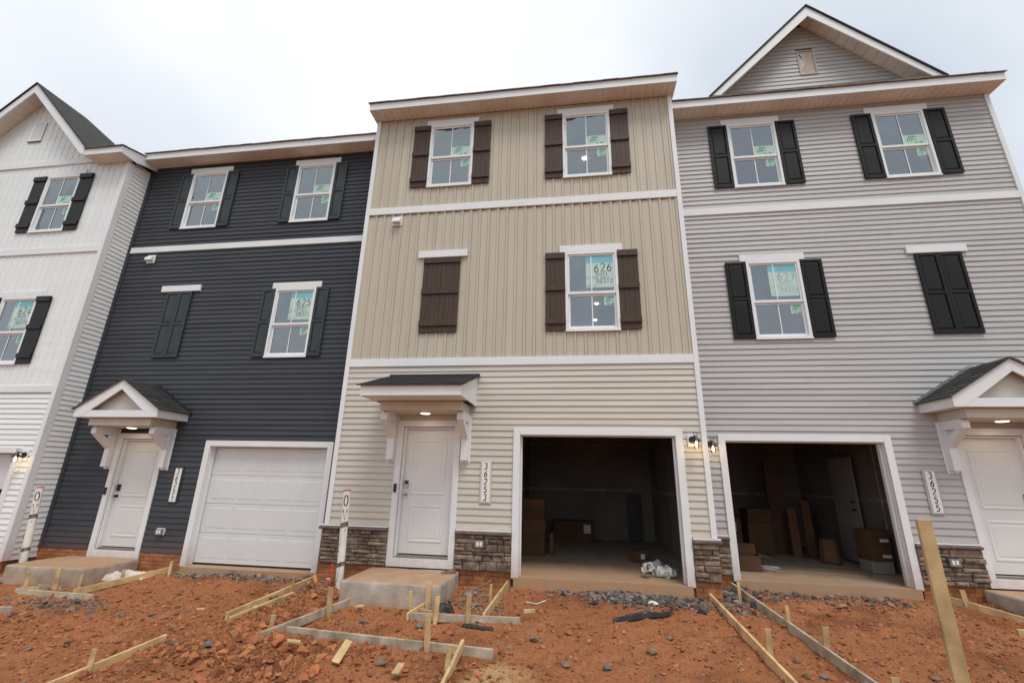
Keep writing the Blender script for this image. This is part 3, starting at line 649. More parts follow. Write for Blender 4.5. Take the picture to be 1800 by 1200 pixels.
def stone_base(H, areas, caps):
    for k, (a, b) in enumerate(areas):
        bk = H.box('stone_veneer', M['mortar'], H.root, a, b, .002, .02, .06, .60); stone_patch(H, bk, a, b, .062, .592, 11 + k + len(H.k) * 7)
    for a, b in caps:
        mb = MB(); n = max(1, int((b - a) / .45)); 
        for k in range(n):
            u0 = a + (b - a) * k / n + .0015; u1 = a + (b - a) * (k + 1) / n - .0015; q = MB()
            q.prism([H.p(u0, .018, .595), H.p(u0, -.095, .597 + random.uniform(-.004, .003)), H.p(u0, -.10, .630), H.p(u0, -.06, .645), H.p(u0, .018, .648)], (H.sx * (u1 - u0), 0, 0)).build('ledge_stone', M['ledge'], H.root, bevel=.006)
        H.box('ledge_flashing', M['frame'], H.root, a + .01, b - .005, -.05, -.02, .649, .672)
def brick_base(H, areas, z0, z1):
    for a, b in areas:
        bk = H.box('brick_base', M['mudmortar'], H.root, a, b, .012, .10, z0, z1); ch = .072; z = z1; r = 0
        while z > z0 + .01:
            c = max(z - ch, z0); x = a - (r % 2) * .105
            while x < b - .01:
                u0, u1 = max(a, x), min(b, x + .21); x += .21
                if u1 - u0 > .02: MB().box(H.x(u0 + .0035), H.x(u1 - .0035), H.y(-.004 + random.uniform(-.002, .002)), H.y(.0118), H.z(c + .0035), H.z(z - .0035)).build('brick', M['brick'], bk)
            z = c; r += 1

def garage_front(H, low):
    gx0, gx1, z0, z1 = K_GAR; t = M['trim_low'] if low else M['trim']; mb = MB()
    H.addbox(mb, gx0, gx0 + .115, -.04, .02, -.02, z1); H.addbox(mb, gx1 - .115, gx1, -.04, .02, -.02, z1); H.addbox(mb, gx0 + .115, gx1 - .115, -.04, .02, 2.21, z1)
    mb.build('garage_casing', t, H.root, bevel=.003); mb = MB()
    H.addbox(mb, gx0 + .103, gx0 + .122, .0205, .19, 0, 2.21); H.addbox(mb, gx1 - .122, gx1 - .103, .0205, .19, 0, 2.21); H.addbox(mb, gx0 + .122, gx1 - .122, .0205, .19, 2.195, 2.2095)
    for a, b in ((gx0 + .1225, gx0 + .145), (gx1 - .145, gx1 - .1225)): H.addbox(mb, a, b, .08, .11, .003, 2.19)
    mb.build('garage_jamb', t, H.root)
def garage_room(H, x0, x1, back):
    r = MB(); X0, X1 = H.x(x0), H.x(x1); Y0, Y1 = H.y(.191), H.y(back); Zt = H.z(2.72); Zb = H.z(0.0)
    r.box(X0 - .05 * H.sx, X0, Y0, Y1, Zb - .2, Zt); r.box(X1, X1 + .05 * H.sx, Y0, Y1, Zb - .2, Zt); r.box(X0, X1, Y1, Y1 + .05, Zb - .2, Zt); r.box(X0, X1, Y0, Y1, Zt, Zt + .05)
    # inner face of the front wall round the opening
    for a, b, c, d in ((x0, K_GAR[0] + .104, 0, 2.72), (K_GAR[1] - .104, x1, 0, 2.72), (K_GAR[0] + .104, K_GAR[1] - .104, 2.211, 2.72)): r.box(H.x(a), H.x(b), H.y(.1415), H.y(.190), H.z(c), H.z(d) - .001)
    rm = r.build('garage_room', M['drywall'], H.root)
    H.box('skirting', M['drywall'], rm, x0 + .002, x1 - .002, back - .015, back - .001, .003, .10)
    sl = MB(); H.addbox(sl, x0 - .04, x1 + .04, .19, back + .04, -.6, 0); H.addbox(sl, K_GAR[0] + .04, K_GAR[1] - .04, -.045, .1895, -.6, -.003)
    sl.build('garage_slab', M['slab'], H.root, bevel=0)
    sm = M['joint']; rx0, rx1 = (x0 + .0006, x1 - .0006)
    for za, zb in ((1.21, 1.27), (2.40, 2.44)):
        H.box('drywall_joint', sm, rm, x0 + .01, x1 - .01, back - .003, back - .0006, za, zb)
        for e, t in ((x0, 1), (x1, -1)): H.box('drywall_joint', sm, rm, e + t * .0006, e + t * .003, .35, back - .02, za, zb)
    for yy in (1.35, 2.6, 3.8):
        for e, t in ((x0, 1), (x1, -1)): H.box('drywall_joint', sm, rm, e + t * .0032, e + t * .0055, yy, yy + .05, .15, 2.39)
    if H.k != 'white': H.box('raised_door', M['gdoor'], H.root, K_GAR[0] + .13, K_GAR[1] - .13, .45, 2.75, 2.425, 2.465)
    # overhead door track and opener rail
    tr = MB(); H.addbox(tr, x0 + .32, x0 + .36, .3, 3.2, 2.36, 2.42); H.addbox(tr, x1 - .36, x1 - .32, .3, 3.2, 2.36, 2.42); H.addbox(tr, (x0 + x1) / 2 - .02, (x0 + x1) / 2 + .02, .3, 3.3, 2.52, 2.56); H.addbox(tr, (x0 + x1) / 2 - .16, (x0 + x1) / 2 + .16, 3.0, 3.4, 2.46, 2.66)
    tr.build('door_track', M['rust'], H.root)
    return rm

def roof_and_eave(H, x0, x1, gable=None, eave_spans=None, ext=(.05, .05), front_from=None):
    T = M['trim']; so_z = 9.22; yo = -.35; fh = .16; a, b = x0 - ext[0], x1 + ext[1]
    for (ea, eb) in (eave_spans or [(a, b)]):
        H.box('fascia', T, H.root, ea, eb, yo - .022, yo, so_z - .012, so_z + fh)
        sf = H.box('soffit', M['soffit'], H.root, ea + .001, eb - .001, yo + .001, -.0005, so_z + .012, so_z + .02)
        n = int((eb - ea) / .145); wd = (eb - ea) / n
        for k in range(n): H.box('soffit_board', M['soffit'], sf, ea + k * wd + .004, ea + (k + 1) * wd - .004, yo + .002, -.006, so_z, so_z + .0115)
    sl = .25; rz = so_z + fh; yr = 5.0; zr = rz + sl * (yr - yo)
    for e0, e1, nm in ((a, a + .03, 0), (b - .03, b, 1)):     # boxed eave ends and the rake boards behind them
        MB().prism([H.p(e0, yo - .0, so_z - .012), H.p(e0, yo, rz - .002), H.p(e0, yr, zr - .002), H.p(e0, yr, zr - .19), H.p(e0, .06, so_z + .0), H.p(e0, .06, so_z - .012)], (H.sx * (e1 - e0), 0, 0)).build('rake_board', T, H.root)
    mb = MB(); full = a
    if front_from is not None:      # the gable wall interrupts the front slope: only its far part runs the whole width
        yc = 1.2; zc_ = rz + sl * (yc - yo)
        mb.prism([H.p(a - .03, yc, zc_), H.p(a - .03, yc, zc_ + .022), H.p(a - .03, yr, zr + .035), H.p(a - .03, 10.35, rz + .022), H.p(a - .03, 10.35, rz), H.p(a - .03, yr, zr)], (H.sx * (front_from - a + .03), 0, 0)); a = front_from + .03
    mb.prism([H.p(a - .03, yo - .035, rz + .004), H.p(a - .03, yo - .035, rz + .016), H.p(a - .03, yr, zr + .035), H.p(a - .03, 10.35, rz + .022), H.p(a - .03, 10.35, rz), H.p(a - .03, yr, zr)], (H.sx * (b - a + .06), 0, 0))
    rf = mb.build('roof', M['roof'], H.root)
    # ragged shingle ends along the eave
    k = a - .03; q = MB()
    while k < b + .03:
        e = min(k + random.uniform(.25, .36), b + .03); dz_ = random.uniform(-.004, .006); q.prism([H.p(k, yo - .062, rz - .004 + dz_), H.p(k, yo - .062, rz + .010 + dz_), H.p(k, yo + .05, rz + .048), H.p(k, yo + .05, rz + .024)], (H.sx * (e - k), 0, 0)); k = e
    q.build('eave_course', M['edge'], rf)
    return rz

def front_gable(H, open_base, msid, style, yb=.85):
    """steep front gable: rake boards, boarded soffits, roof slopes, wall, vent"""
    T = M['trim']; cx, hw, z0, za, yo = -1.07, 2.27, 9.42, 11.67, -.35
    sl = (za - z0) / hw
    gb = None
    for s_ in (-1, 1):
        e = cx + s_ * hw
        zf = 9.38 if not open_base else 9.24
        o_ = [(cx, za), (e, z0), (e - s_ * (z0 - zf) / sl * 0 - s_ * .0, zf) if open_base else (e - s_ * .18, z0), (cx, za - .27)]
        if open_base: o_ = [(cx, za), (e, z0), (e, zf), (e - s_ * .09, zf), (cx, za - .27)]
        b = MB().prism([H.p(x, yo - .03, z) for x, z in o_], (0, .028, 0)).build('gable_fascia', T, H.root)
        # roof slope
        ov = .05; q = MB()
        zmn = lambda y: 9.38 + .25 * (y + .35)
        P0 = (e + s_ * ov, yo - .06, z0 - ov * sl); P1 = (cx, yo - .06, za); 
        q.prism([H.p(P0[0], P0[1], P0[2] + .004), H.p(P1[0], P1[1], P1[2] + .004), H.p(cx, yb, za + .004), H.p(e, 3.4, z0 + .004)], (0, 0, .045))
        q.build('gable_roof', M['roof'], H.root)
        # sloping soffit boards under the overhang
        st = MB(); L = hw / 14
        sf = None
        for k in range(14):
            xa = cx + s_ * (hw * k / 14 + .004); xb = cx + s_ * (hw * (k + 1) / 14 - .004); f = lambda x: za - .06 - abs(x - cx) * sl
            if not open_base and f(xb) < 9.40: continue
            m_ = MB().prism([H.p(xa, yo + .001, f(xa)), H.p(xb, yo + .001, f(xb)), H.p(xb, yo + .001, f(xb) + .012), H.p(xa, yo + .001, f(xa) + .012)], (0, .349, 0))
            m_.build('soffit_board', M['soffit'], b)
    # back closing face
    MB().face([H.p(cx - hw, .35, z0), H.p(cx, yb - .005, za), H.p(cx + hw, .35, z0)])
    return cx, hw, z0, za, sl

def build_house(key, sx, tx, dy, dz, label, P):
    root = empty('townhouse', (sx * (XL + XR) / 2 + tx, dy, dz - .3), label, 'house')
    H = House(key, sx, tx, dy, dz, root); low = dz < -.1; T = M['trim_low'] if low else M['trim']
    wins = [WUL, WUR, WLR]
    holes_open = [(c - WW / 2 + .02, c + WW / 2 - .02, z + .02, z + WH - .02) for c, z in wins] + [(-3.05, -2.08, .20, 2.33), (K_GAR[0] + .11, K_GAR[1] - .11, -.7, 2.215)]
    wall = wall_panel(H, holes_open, XL + .01, XR - .01, -.65, 9.24)
    holes = [(c - WW / 2 + .004, c + WW / 2 - .004, z + .002, z + WH) for c, z in wins] + [(c - .585, c + .585, z + WH, z + WH + .140) for c, z in wins] + [(K_DOOR[0], K_DOOR[1], -1, K_DOOR[3]), (K_GAR[0], K_GAR[1], -1, K_GAR[3]), (-3.05, -2.07, 5.69, 5.83)]
    cw = .085; a, b = XL + cw, XR - cw; base = P['base']
    if P['cladding'] == 'lap':
        lap_courses(H, wall, P['lap'], a, b, base, 6.755, holes); lap_courses(H, wall, P['lap'], a, b, 6.905, 9.215, holes)
        bands = [(6.755, 6.905)]
    else:
        lap_courses(H, wall, P['lap'], a, b, base, 3.45, holes)
        batten_boards(H, wall, P['vert'], a, b, 3.60, 6.755, holes); batten_boards(H, wall, P['vert'], a, b, 6.915, 9.215 if key != 'white' else 9.29, holes)
        bands = [(3.45, 3.60), (6.755, 6.915)]
        if key == 'white': bands.append((9.29, 9.44))
    for c, d in bands: H.box('band_board', T, root, a + .001, b - .001, -.034, .019, c, d, bevel=.003)
    zt = 9.21
    for u0, u1, so_ in ((XL, XL + cw, -1), (XR - cw, XR, 1)):
        T_ = T if (key in ('tan', 'white') or (key == 'grey' and so_ < 0)) else P['lap']
        mb = MB(); H.addbox(mb, u0, u1, -.036, .019, P['corner0'], zt)
        e0, e1 = (u0 - .0, u0 + .02) if so_ < 0 else (u1 - .02, u1); H.addbox(mb, e0, e1, .0195, .10, P['corner0'], zt)
        mb.build('corner_trim', T_, root, bevel=.003)
    # side and rear walls, floors and rooms behind the windows
    sh = MB()
    for u0, u1 in ((XL + .014, XL + .09), (XR - .09, XR - .014)): H.addbox(sh, u0, u1, .141, 10, -.8, 9.3)
    H.addbox(sh, XL + .09, XR - .09, 9.9, 10, -.8, 9.3)
    sh.build('side_walls', P['lap'], root)
    rm = MB()
    for zf in (2.95, 6.35): H.addbox(rm, XL + .091, XR - .091, .1405, 9.899, zf + .15, zf + .30)
    for zf in (3.25, 6.65): H.addbox(rm, XL + .091, XR - .091, 6.9, 7.0, zf + .001, zf + 2.9)
    H.addbox(rm, -1.25, -1.15, .1405, 6.899, 6.651, 9.1); H.addbox(rm, XL + .091, XR - .091, .1405, 9.899, 9.12, 9.2)
    rm.build('rooms', M['room'], root)
    for (c, z), sh_ in zip(wins, (None, None, P['sheet'])): window(H, c, z, sh_)
    mS = P['shutter']; st = P['style']; sw = P['sw']
    for c, z in wins:
        xc = H.x(c)
        for s_ in (-1, 1):
            e = xc + s_ * (WW / 2 + .003); shutter(H, min(e, e + s_ * sw), max(e, e + s_ * sw), H.z(z + .01), H.z(z + WH - .01), st, mS)
    bxc = H.x(-2.56); bw = P['bw']
    for s_ in (-1, 1): shutter(H, min(bxc + s_ * .001, bxc + s_ * bw), max(bxc + s_ * .001, bxc + s_ * bw), H.z(4.10), H.z(5.672), st, mS)
    MB().box(bxc - .505, bxc + .505, H.y(-.05), H.y(.015), H.z(5.684), H.z(5.835)).build('shutter_head', M['trim'], root, bevel=.004)
    if P['door']: entry_door(H, 0, low)
    garage_front(H, low)
    # exhaust hood
    if P.get('vent'):
        vx = H.x(-3.60); vz = H.z(6.57); mb = MB(); mb.box(vx - .105, vx + .105, H.y(-.035), H.y(-.016), vz - .105, vz + .105)
        mb.prism([(vx - .085, H.y(-.0352), vz + .085), (vx - .085, H.y(-.0352), vz - .05), (vx - .085, H.y(-.13), vz - .06), (vx - .085, H.y(-.11), vz + .02)], (.17, 0, 0)); mb.build('exhaust_hood', M['frame'], root, bevel=.004)
    if P['outlet']:
        ox, oz = P['outlet']; ox = H.x(ox); oz = H.z(oz); yb = P['outy']
        mb = MB(); mb.box(ox - .08, ox + .08, H.y(yb), H.y(yb) + .06, oz - .06, oz + .06, 0); mb.box(ox - .072, ox + .072, H.y(yb) - .035, H.y(yb) - .001, oz - .055, oz + .05, 1); mb.box(ox - .045, ox - .008, H.y(yb) - .037, H.y(yb) - .0355, oz - .03, oz + .03, 2); mb.box(ox + .008, ox + .045, H.y(yb) - .037, H.y(yb) - .0355, oz - .03, oz + .03, 2)
        mb.build('outlet_box', [M['frame'] if low else M['mortar'], M['flash'], M['plate']], root)
    return H

SHEET = lambda n, a, c: [(n, .30, .50, .25, .022), (a, .33, .375, .10, .009), ('COPPER TRAIL', .03, .27, .075, .005), (c, .38, .13, .13, .011), ('LOT 2', .04, .03, .07, .005)]
PT = dict(cladding='board', lap=M['tan_lap'], vert=M['tan_batten'], base=.675, corner0=.675, sheet=SHEET('626', '36253', '00312'), shutter=M['brown'], style='batten', sw=.37, bw=.375, door=True, vent=True, outlet=(-1.57, .47), outy=-.10)
PD = dict(cladding='lap', lap=M['dark_lap'], base=.187, corner0=.187, sheet=SHEET('625', '36251', '08311'), shutter=M['slate'], style='panel', sw=.30, bw=.325, door=True, vent=True, outlet=(-1.63, .57), outy=-.045)
PL = dict(cladding='lap', lap=M['lav_lap'], base=.675, corner0=.675, sheet=SHEET('627', '36255', '08313'), shutter=M['black'], style='panel', sw=.385, bw=.39, door=True, vent=False, outlet=(-1.52, .41), outy=-.10)
PW = dict(cladding='board', lap=M['white_lap'], vert=M['white_lap'], base=.23, corner0=.23, sheet=SHEET('624', '36249', '08310'), shutter=M['black'], style='batten', sw=.37, bw=.375, door=True, vent=False, outlet=None, outy=0)
HT = build_house('tan', 1, 0, 0, 0, 'tan three-storey townhouse with upright board siding and brown shutters, open garage', PT)
HD = build_house('dark', 1, -6.45, .64, -.22, 'charcoal grey townhouse with slate shutters and a closed white garage door', PD)
LK = .987
HL = build_house('grey', -LK, 2.12 + 2.12 * LK, .70, -.01, 'warm grey townhouse with black shutters and a steep front gable, at the right end', PL)
HW = build_house('white', 1, -12.9, .08, -.44, 'white townhouse with black shutters and front gable, cut by the left edge', PW)

# roofs
roof_and_eave(HT, XL, XR); roof_and_eave(HD, XL, XR, ext=(-.12, -.01))
roof_and_eave(HL, XL, XR, ext=(.06, -.012))
cx_, hw_, gz0, gza, gsl = front_gable(HL, False, None, None)
# grey gable wall, siding and unfinished vent opening, small pent roof above the eave
def gable_wall(H, m, zbase, kind):
    f = lambda x: gza - .075 - abs(x - cx_) * gsl
    xe = (gza - .075 - zbase) / gsl
    w_ = MB(); w_.prism([H.p(cx_ - xe, .02, zbase), H.p(cx_ + xe, .02, zbase), H.p(cx_, .02, gza - .075)], (0, .1, 0)); gw = w_.build('gable_wall', M['sheath'], H.root)
    vh = (cx_ - .18, cx_ + .18, 10.14, 10.82)
    if kind == 'lap':
        z = zbase
        while z < gza - .14:
            h = COURSE; mb = MB(); x_b = (gza - .077 - z) / gsl; x_t = max(.004, (gza - .077 - z - h) / gsl)
            segs = [(-1, 1)]
            if vh[2] < z + h - .012 and vh[3] > z + .012: segs = [(-1, 0), (0, 1)]
            for a, b in segs:
                bl = cx_ - x_b if a < 0 else vh[1]; br = cx_ + x_b if b > 0 else vh[0]; tl = cx_ - x_t if a < 0 else vh[1]; tr = cx_ + x_t if b > 0 else vh[0]
                P = [(bl, .018, z), (br, .018, z), (br, -.016, z), (bl, -.016, z), (tl, .018, z + h), (tr, .018, z + h), (tr, -.001, z + h), (tl, -.001, z + h)]
                MB().hexa([H.p(*q) for q in P]).build('siding_course', m, gw)
            z += h
        mb = MB(); X0, X1 = sorted((H.x(vh[0]), H.x(vh[1])))
        ring(mb, H, X0, X1, 10.14, 10.82, .022, -.028, .0); mb.box(X0 + .022, X1 - .022, H.y(-.002), H.y(.001), H.z(10.16), H.z(10.80), 1)
        rd = random.Random(5)
        for k in range(3): xx = X0 + .06 + k * .03; mb.ribbon([(xx, H.z(10.22 + rd.uniform(0, .2))), (xx + rd.uniform(-.02, .02), H.z(10.5)), (xx + rd.uniform(-.03, .03), H.z(10.76))], rd.uniform(.01, .035), lambda p, q: (p, H.y(-.0035), q), 2)
        mb.build('vent_opening', [m, M['osb'], M['tape']], gw)
    else:
        batten_boards(H, gw, m, cx_ - xe, cx_ + xe, zbase, 12, [(vh[0], vh[1], 10.14, 10.74)], top=f)
        mb = MB(); ring(mb, H, H.x(vh[0]), H.x(vh[1]), 10.14, 10.74, .035, -.026, .0); mb.box(H.x(vh[0]) + .035, H.x(vh[1]) - .035, H.y(-.009), H.y(-.004), H.z(10.17), H.z(10.71))
        for k in range(8): zz = 10.18 + k * .065; mb.prism([H.p(vh[0] + .035, -.012, zz + .060), H.p(vh[0] + .035, -.022, zz), H.p(vh[0] + .035, -.010, zz)], (vh[1] - vh[0] - .07, 0, 0))
        mb.build('gable_louver', M['white_lap'], gw)
        H.box('louver_sill', M['edge'], gw, vh[0] - .02, vh[1] + .02, -.035, -.001, 10.112, 10.139)
gable_wall(HL, M['lav_lap'], 9.50, 'lap')
mb = MB(); mb.prism([HL.p(cx_ - 2.25, -.40, 9.385), HL.p(cx_ - 2.25, -.40, 9.425), HL.p(cx_ - 2.25, .015, 9.53), HL.p(cx_ - 2.25, .015, 9.49)], (-LK * 4.5, 0, 0)); mb.build('pent_roof', M['edge'], HL.root)
# white house: the wall runs up into the gable, the eave only turns the right-hand corner
roof_and_eave(HW, XL, XR, eave_spans=[(cx_ + hw_ - .02, XR + .13)], ext=(-.012, .13), front_from=cx_ + hw_ - .02)
front_gable(HW, True, None, None); gable_wall(HW, M['white_lap'], 9.44, 'board')
def white_side():
    """lap siding on the white house's return wall, its corner board and the dark J-channel in the inside corner"""
    H = HW; sw_ = HW.root; X = H.x(XR); y0, y1 = H.y(.10), HD.y(-.012); wl = BX('return_wall', M['sheath'], sw_, X - .02, X - .002, y0, y1 + .02, H.z(-.1), H.z(9.21)); z = .23
    while z < 9.2:
        h = min(COURSE, 9.205 - z); zz = H.z(z); MB().prism([(X - .0018, y0, zz), (X + .016, y0, zz), (X + .001, y0, zz + h), (X - .0018, y0, zz + h)], (0, y1 - y0, 0)).build('siding_course', M['white_lap'], wl); z += h
    BX('corner_trim', M['trim_low'], sw_, X - .0005, X + .018, H.y(-.036), H.y(.0985), H.z(.23), H.z(9.21))
    BX('corner_channel', M['dark_lap'], HD.root, X + .0185, X + .06, HD.y(-.045), HD.y(-.018), HD.z(.187), HD.z(9.2))
white_side()

# entries
canopy(HT, 'shed'); canopy(HD, 'gable'); canopy(HL, 'gable')
stone_base(HT, [(XL, -3.162), (-1.998, -1.062), (1.742, XR)], [(XL - .06, -3.162), (-1.998, -1.062), (1.742, XR + .05)])
stone_base(HL, [(-1.998, -1.062), (1.742, XR - .06), (XL, -3.162)], [(-1.998, -1.062), (1.742, XR - .065), (XL - .06, -3.162)])
brick_base(HT, [(XL, -3.162), (-1.998, -1.062), (1.742, XR)], -.40, .058); brick_base(HL, [(-1.998, -1.062), (1.742, XR - .06), (XL, -3.162)], -.40, .058)
brick_base(HD, [(XL, -3.162), (-1.998, -1.062), (1.742, XR)], -.40, .185); brick_base(HW, [(1.742, XR), (-1.998, -1.062), (XL, -3.162)], -.40, .228)

# dark house: closed sectional garage door
def sectional(H, zlo, zhi, n, y=.13):
    x0, x1 = K_GAR[0] + .124, K_GAR[1] - .124; X0, X1 = H.x(x0), H.x(x1); h = (zhi - zlo) / n
    gd = BX('garage_door', M['gdoor'], H.root, X0, X1, H.y(y) + .03, H.y(y) + .05, H.z(zlo), H.z(zhi))
    for k in range(n):
        a, b = zlo + k * h + .003, zlo + (k + 1) * h - .003; s = MB(); s.box(X0, X1, H.y(y), H.y(y) + .0295, H.z(a), H.z(b))
        pw = (X1 - X0 - .12) / 4
        for j in range(4):
            u0, u1 = X0 + .06 + j * pw + .035, X0 + .06 + (j + 1) * pw - .035; v0, v1 = H.z(a + .075), H.z(b - .075); Y = H.y(y); t = .022
            o = [(u0, Y - .0004, v0), (u1, Y - .0004, v0), (u1, Y - .0004, v1), (u0, Y - .0004, v1)]; i = [(u0 + t, Y - .004, v0 + t), (u1 - t, Y - .004, v0 + t), (u1 - t, Y - .004, v1 - t), (u0 + t, Y - .004, v1 - t)]
            s.face(i)
            for q in range(4): s.face([o[q], o[(q + 1) % 4], i[(q + 1) % 4], i[q]])
        s.build('door_section', M['gdoor'], gd)
    BX('bottom_seal', M['blackmetal'], gd, X0, X1, H.y(y) - .004, H.y(y) + .03, H.z(zlo - .022), H.z(zlo - .001))
sectional(HD, .03, 2.19, 4)
sl_ = MB(); HD.addbox(sl_, K_GAR[0] + .04, K_GAR[1] - .04, -.07, .3, -.6, -.003); sl_.build('garage_slab', M['slab'], HD.root, bevel=.012)
sectional(HW, 1.50, 2.19, 1, .16)
garage_room(HT, -1.30, 1.98, 5.1); garage_room(HL, -1.55, 1.95, 4.6); garage_room(HW, -1.30, 1.98, 5.0)

# ceiling lamps seen through the tan house's windows
def ceiling_lamp(x, y, z):
    MB().lathe((x, y, z), [(.055, 0), (.055, -.012), (.045, -.016), (.003, -.018)], 'z', 16).build('ceiling_lamp', M['ceil'], HT.root)
for x, y in ((.71, 3.3), (.70, 4.75), (.71, 6.2)): ceiling_lamp(x, y, 6.498)
ceiling_lamp(.36, 1.6, 9.118)

# ------------------------------------------------------------------ things fixed to the fronts
def address_sign(H, xc, zc, text, border, label):
    x = H.x(xc); z = H.z(zc); o = empty('address_sign', (x, H.y(-.03), z - .34), label, 'sign', 'house number signs')
    BX('mount_block', border, o, x - .10, x + .10, H.y(-.032), H.y(-.016), z - .345, z + .345, bevel=.004)
    BX('plate', M['plate'], o, x - .072, x + .072, H.y(-.045), H.y(-.0325), z - .32, z + .32, bevel=.003)
    for k, ch in enumerate(text):
        mb = MB(); zz = z + .32 - .125 * (k + 1) + .012; u = .098 / 1.4
        for st in GL[ch]:
            n = len(st); mb.ribbon([(x - .030 + (q[0] + .10 * (q[1] - .7)) * u * .85, zz + q[1] * u) for q in st], .0155, lambda p, q: (p, H.y(-.0465), q))
        mb.build('digit', M['ink'], o, normals=False)
address_sign(HT, -1.52, 1.42, '36253', M['tan_lap'], 'white vertical number sign reading 36253 on cream siding')
address_sign(HD, -1.53, 1.44, '36251', M['dark_lap'], 'white vertical number sign reading 36251 on charcoal siding')
address_sign(HL, -1.52, 1.43, '36255', M['lav_lap'], 'white vertical number sign reading 36255 on warm grey siding')
def wall_lamp(x, y, z, block, label):
    """barn-style lantern: back plate, goose neck with ring, cone shade, clear jar, bulb"""
    o = empty('wall_lamp', (x, y, z - .15), label, 'lamp', 'black barn lamps by the garages')
    BX('mount_block', block, o, x - .075, x + .075, y - .018, y - .001, z - .10, z + .10, bevel=.004)
    MB().lathe((x, y - .0182, z + .01), [(.058, 0), (.058, -.018), (.045, -.024)], 'y', 18).build('back_plate', M['blackmetal'], o, smooth=True)
    c = (x + .02, y - .17)
    MB().tube([(x, y - .04, z + .02), (x + .004, y - .09, z + .055), (x + .012, y - .14, z + .06), (c[0], c[1], z + .035)], .012, 8).build('arm', M['blackmetal'], o, smooth=True)
    MB().tube([(c[0] + .028 * math.cos(a), c[1], z + .095 + .028 * math.sin(a)) for a in [2 * math.pi * k / 14 for k in range(15)]], .005, 6).build('ring', M['blackmetal'], o)
    MB().lathe((c[0], c[1], z), [(.02, .06), (.028, .052), (.038, .026), (.078, -.024), (.080, -.031), (.073, -.029), (.03, .018), (.018, .026)], 'z', 20).build('shade', M['blackmetal'], o, smooth=True)
    MB().lathe((c[0], c[1], z - .03), [(.032, 0), (.038, -.025), (.038, -.085), (.03, -.108), (.004, -.112)], 'z', 16).build('jar', M['bulbglass'], o, smooth=True)
    MB().lathe((c[0], c[1], z - .03), [(.008, .0), (.010, -.025), (.017, -.05), (.014, -.07), (.004, -.078)], 'z', 12).build('bulb', M['bulb'], o, smooth=True)
    ld = bpy.data.lights.new('wall_lamp_light', 'POINT'); ld.energy = .2; ld.color = (1, .62, .28); ld.shadow_soft_size = .05
    lo = bpy.data.objects.new('wall_lamp_light', ld); COL.objects.link(lo); lo.parent = o; lo.location = Vector((c[0], c[1] - .0, z - .17)) - ORG[o]
wall_lamp(1.885, -.017, 2.14, M['frame'], 'lit black barn lamp on cream siding beside the tan house garage')
wall_lamp(2.33, .70 - .017, 2.12, M['lav_lap'], 'lit black barn lamp on warm grey siding, right of the corner board')
wall_lamp(-11.02, .08 - .017, 1.72, M['frame'], 'lit black barn lamp on white siding at the left edge')

# ------------------------------------------------------------------ stoops
def stoop(x0, x1, y0, y1, z, m, label):
    mb = MB(); n = 10; t = .012
    o = MB().box(x0, x1, y0, y1, z - .75, z).build('concrete_stoop', m, None, label, 'stoop', 'concrete stoops')
    bm = bmesh.new(); bm.from_mesh(o.data); bmesh.ops.bevel(bm, geom=bm.edges[:], offset=.032, segments=4, affect='EDGES', profile=.5); bmesh.ops.subdivide_edges(bm, edges=[e for e in bm.edges if e.calc_length() > .3], cuts=12, use_grid_fill=True)
    for v in bm.verts:
        q = o.location + v.co; v.co += Vector((noise.noise(q * 2.3), noise.noise(q * 2.1 + Vector((5, 0, 0))), noise.noise(q * 2.7 + Vector((0, 7, 0))))) * .007
    bm.to_mesh(o.data); bm.free(); o.data.polygons.foreach_set('use_smooth', [True] * len(o.data.polygons))
    return o
stoop(-3.38, -1.90, -1.09, -.034, .045, M['concrete'], 'raw concrete stoop below the tan house door')
stoop(-9.97, -8.37, -.45, .60, -.148, M['concrete_low'], 'raw concrete stoop below the charcoal house door')
stoop(6.06, 7.55, -.39, .665, .035, M['concrete'], 'raw concrete stoop at the right edge below the grey house door')

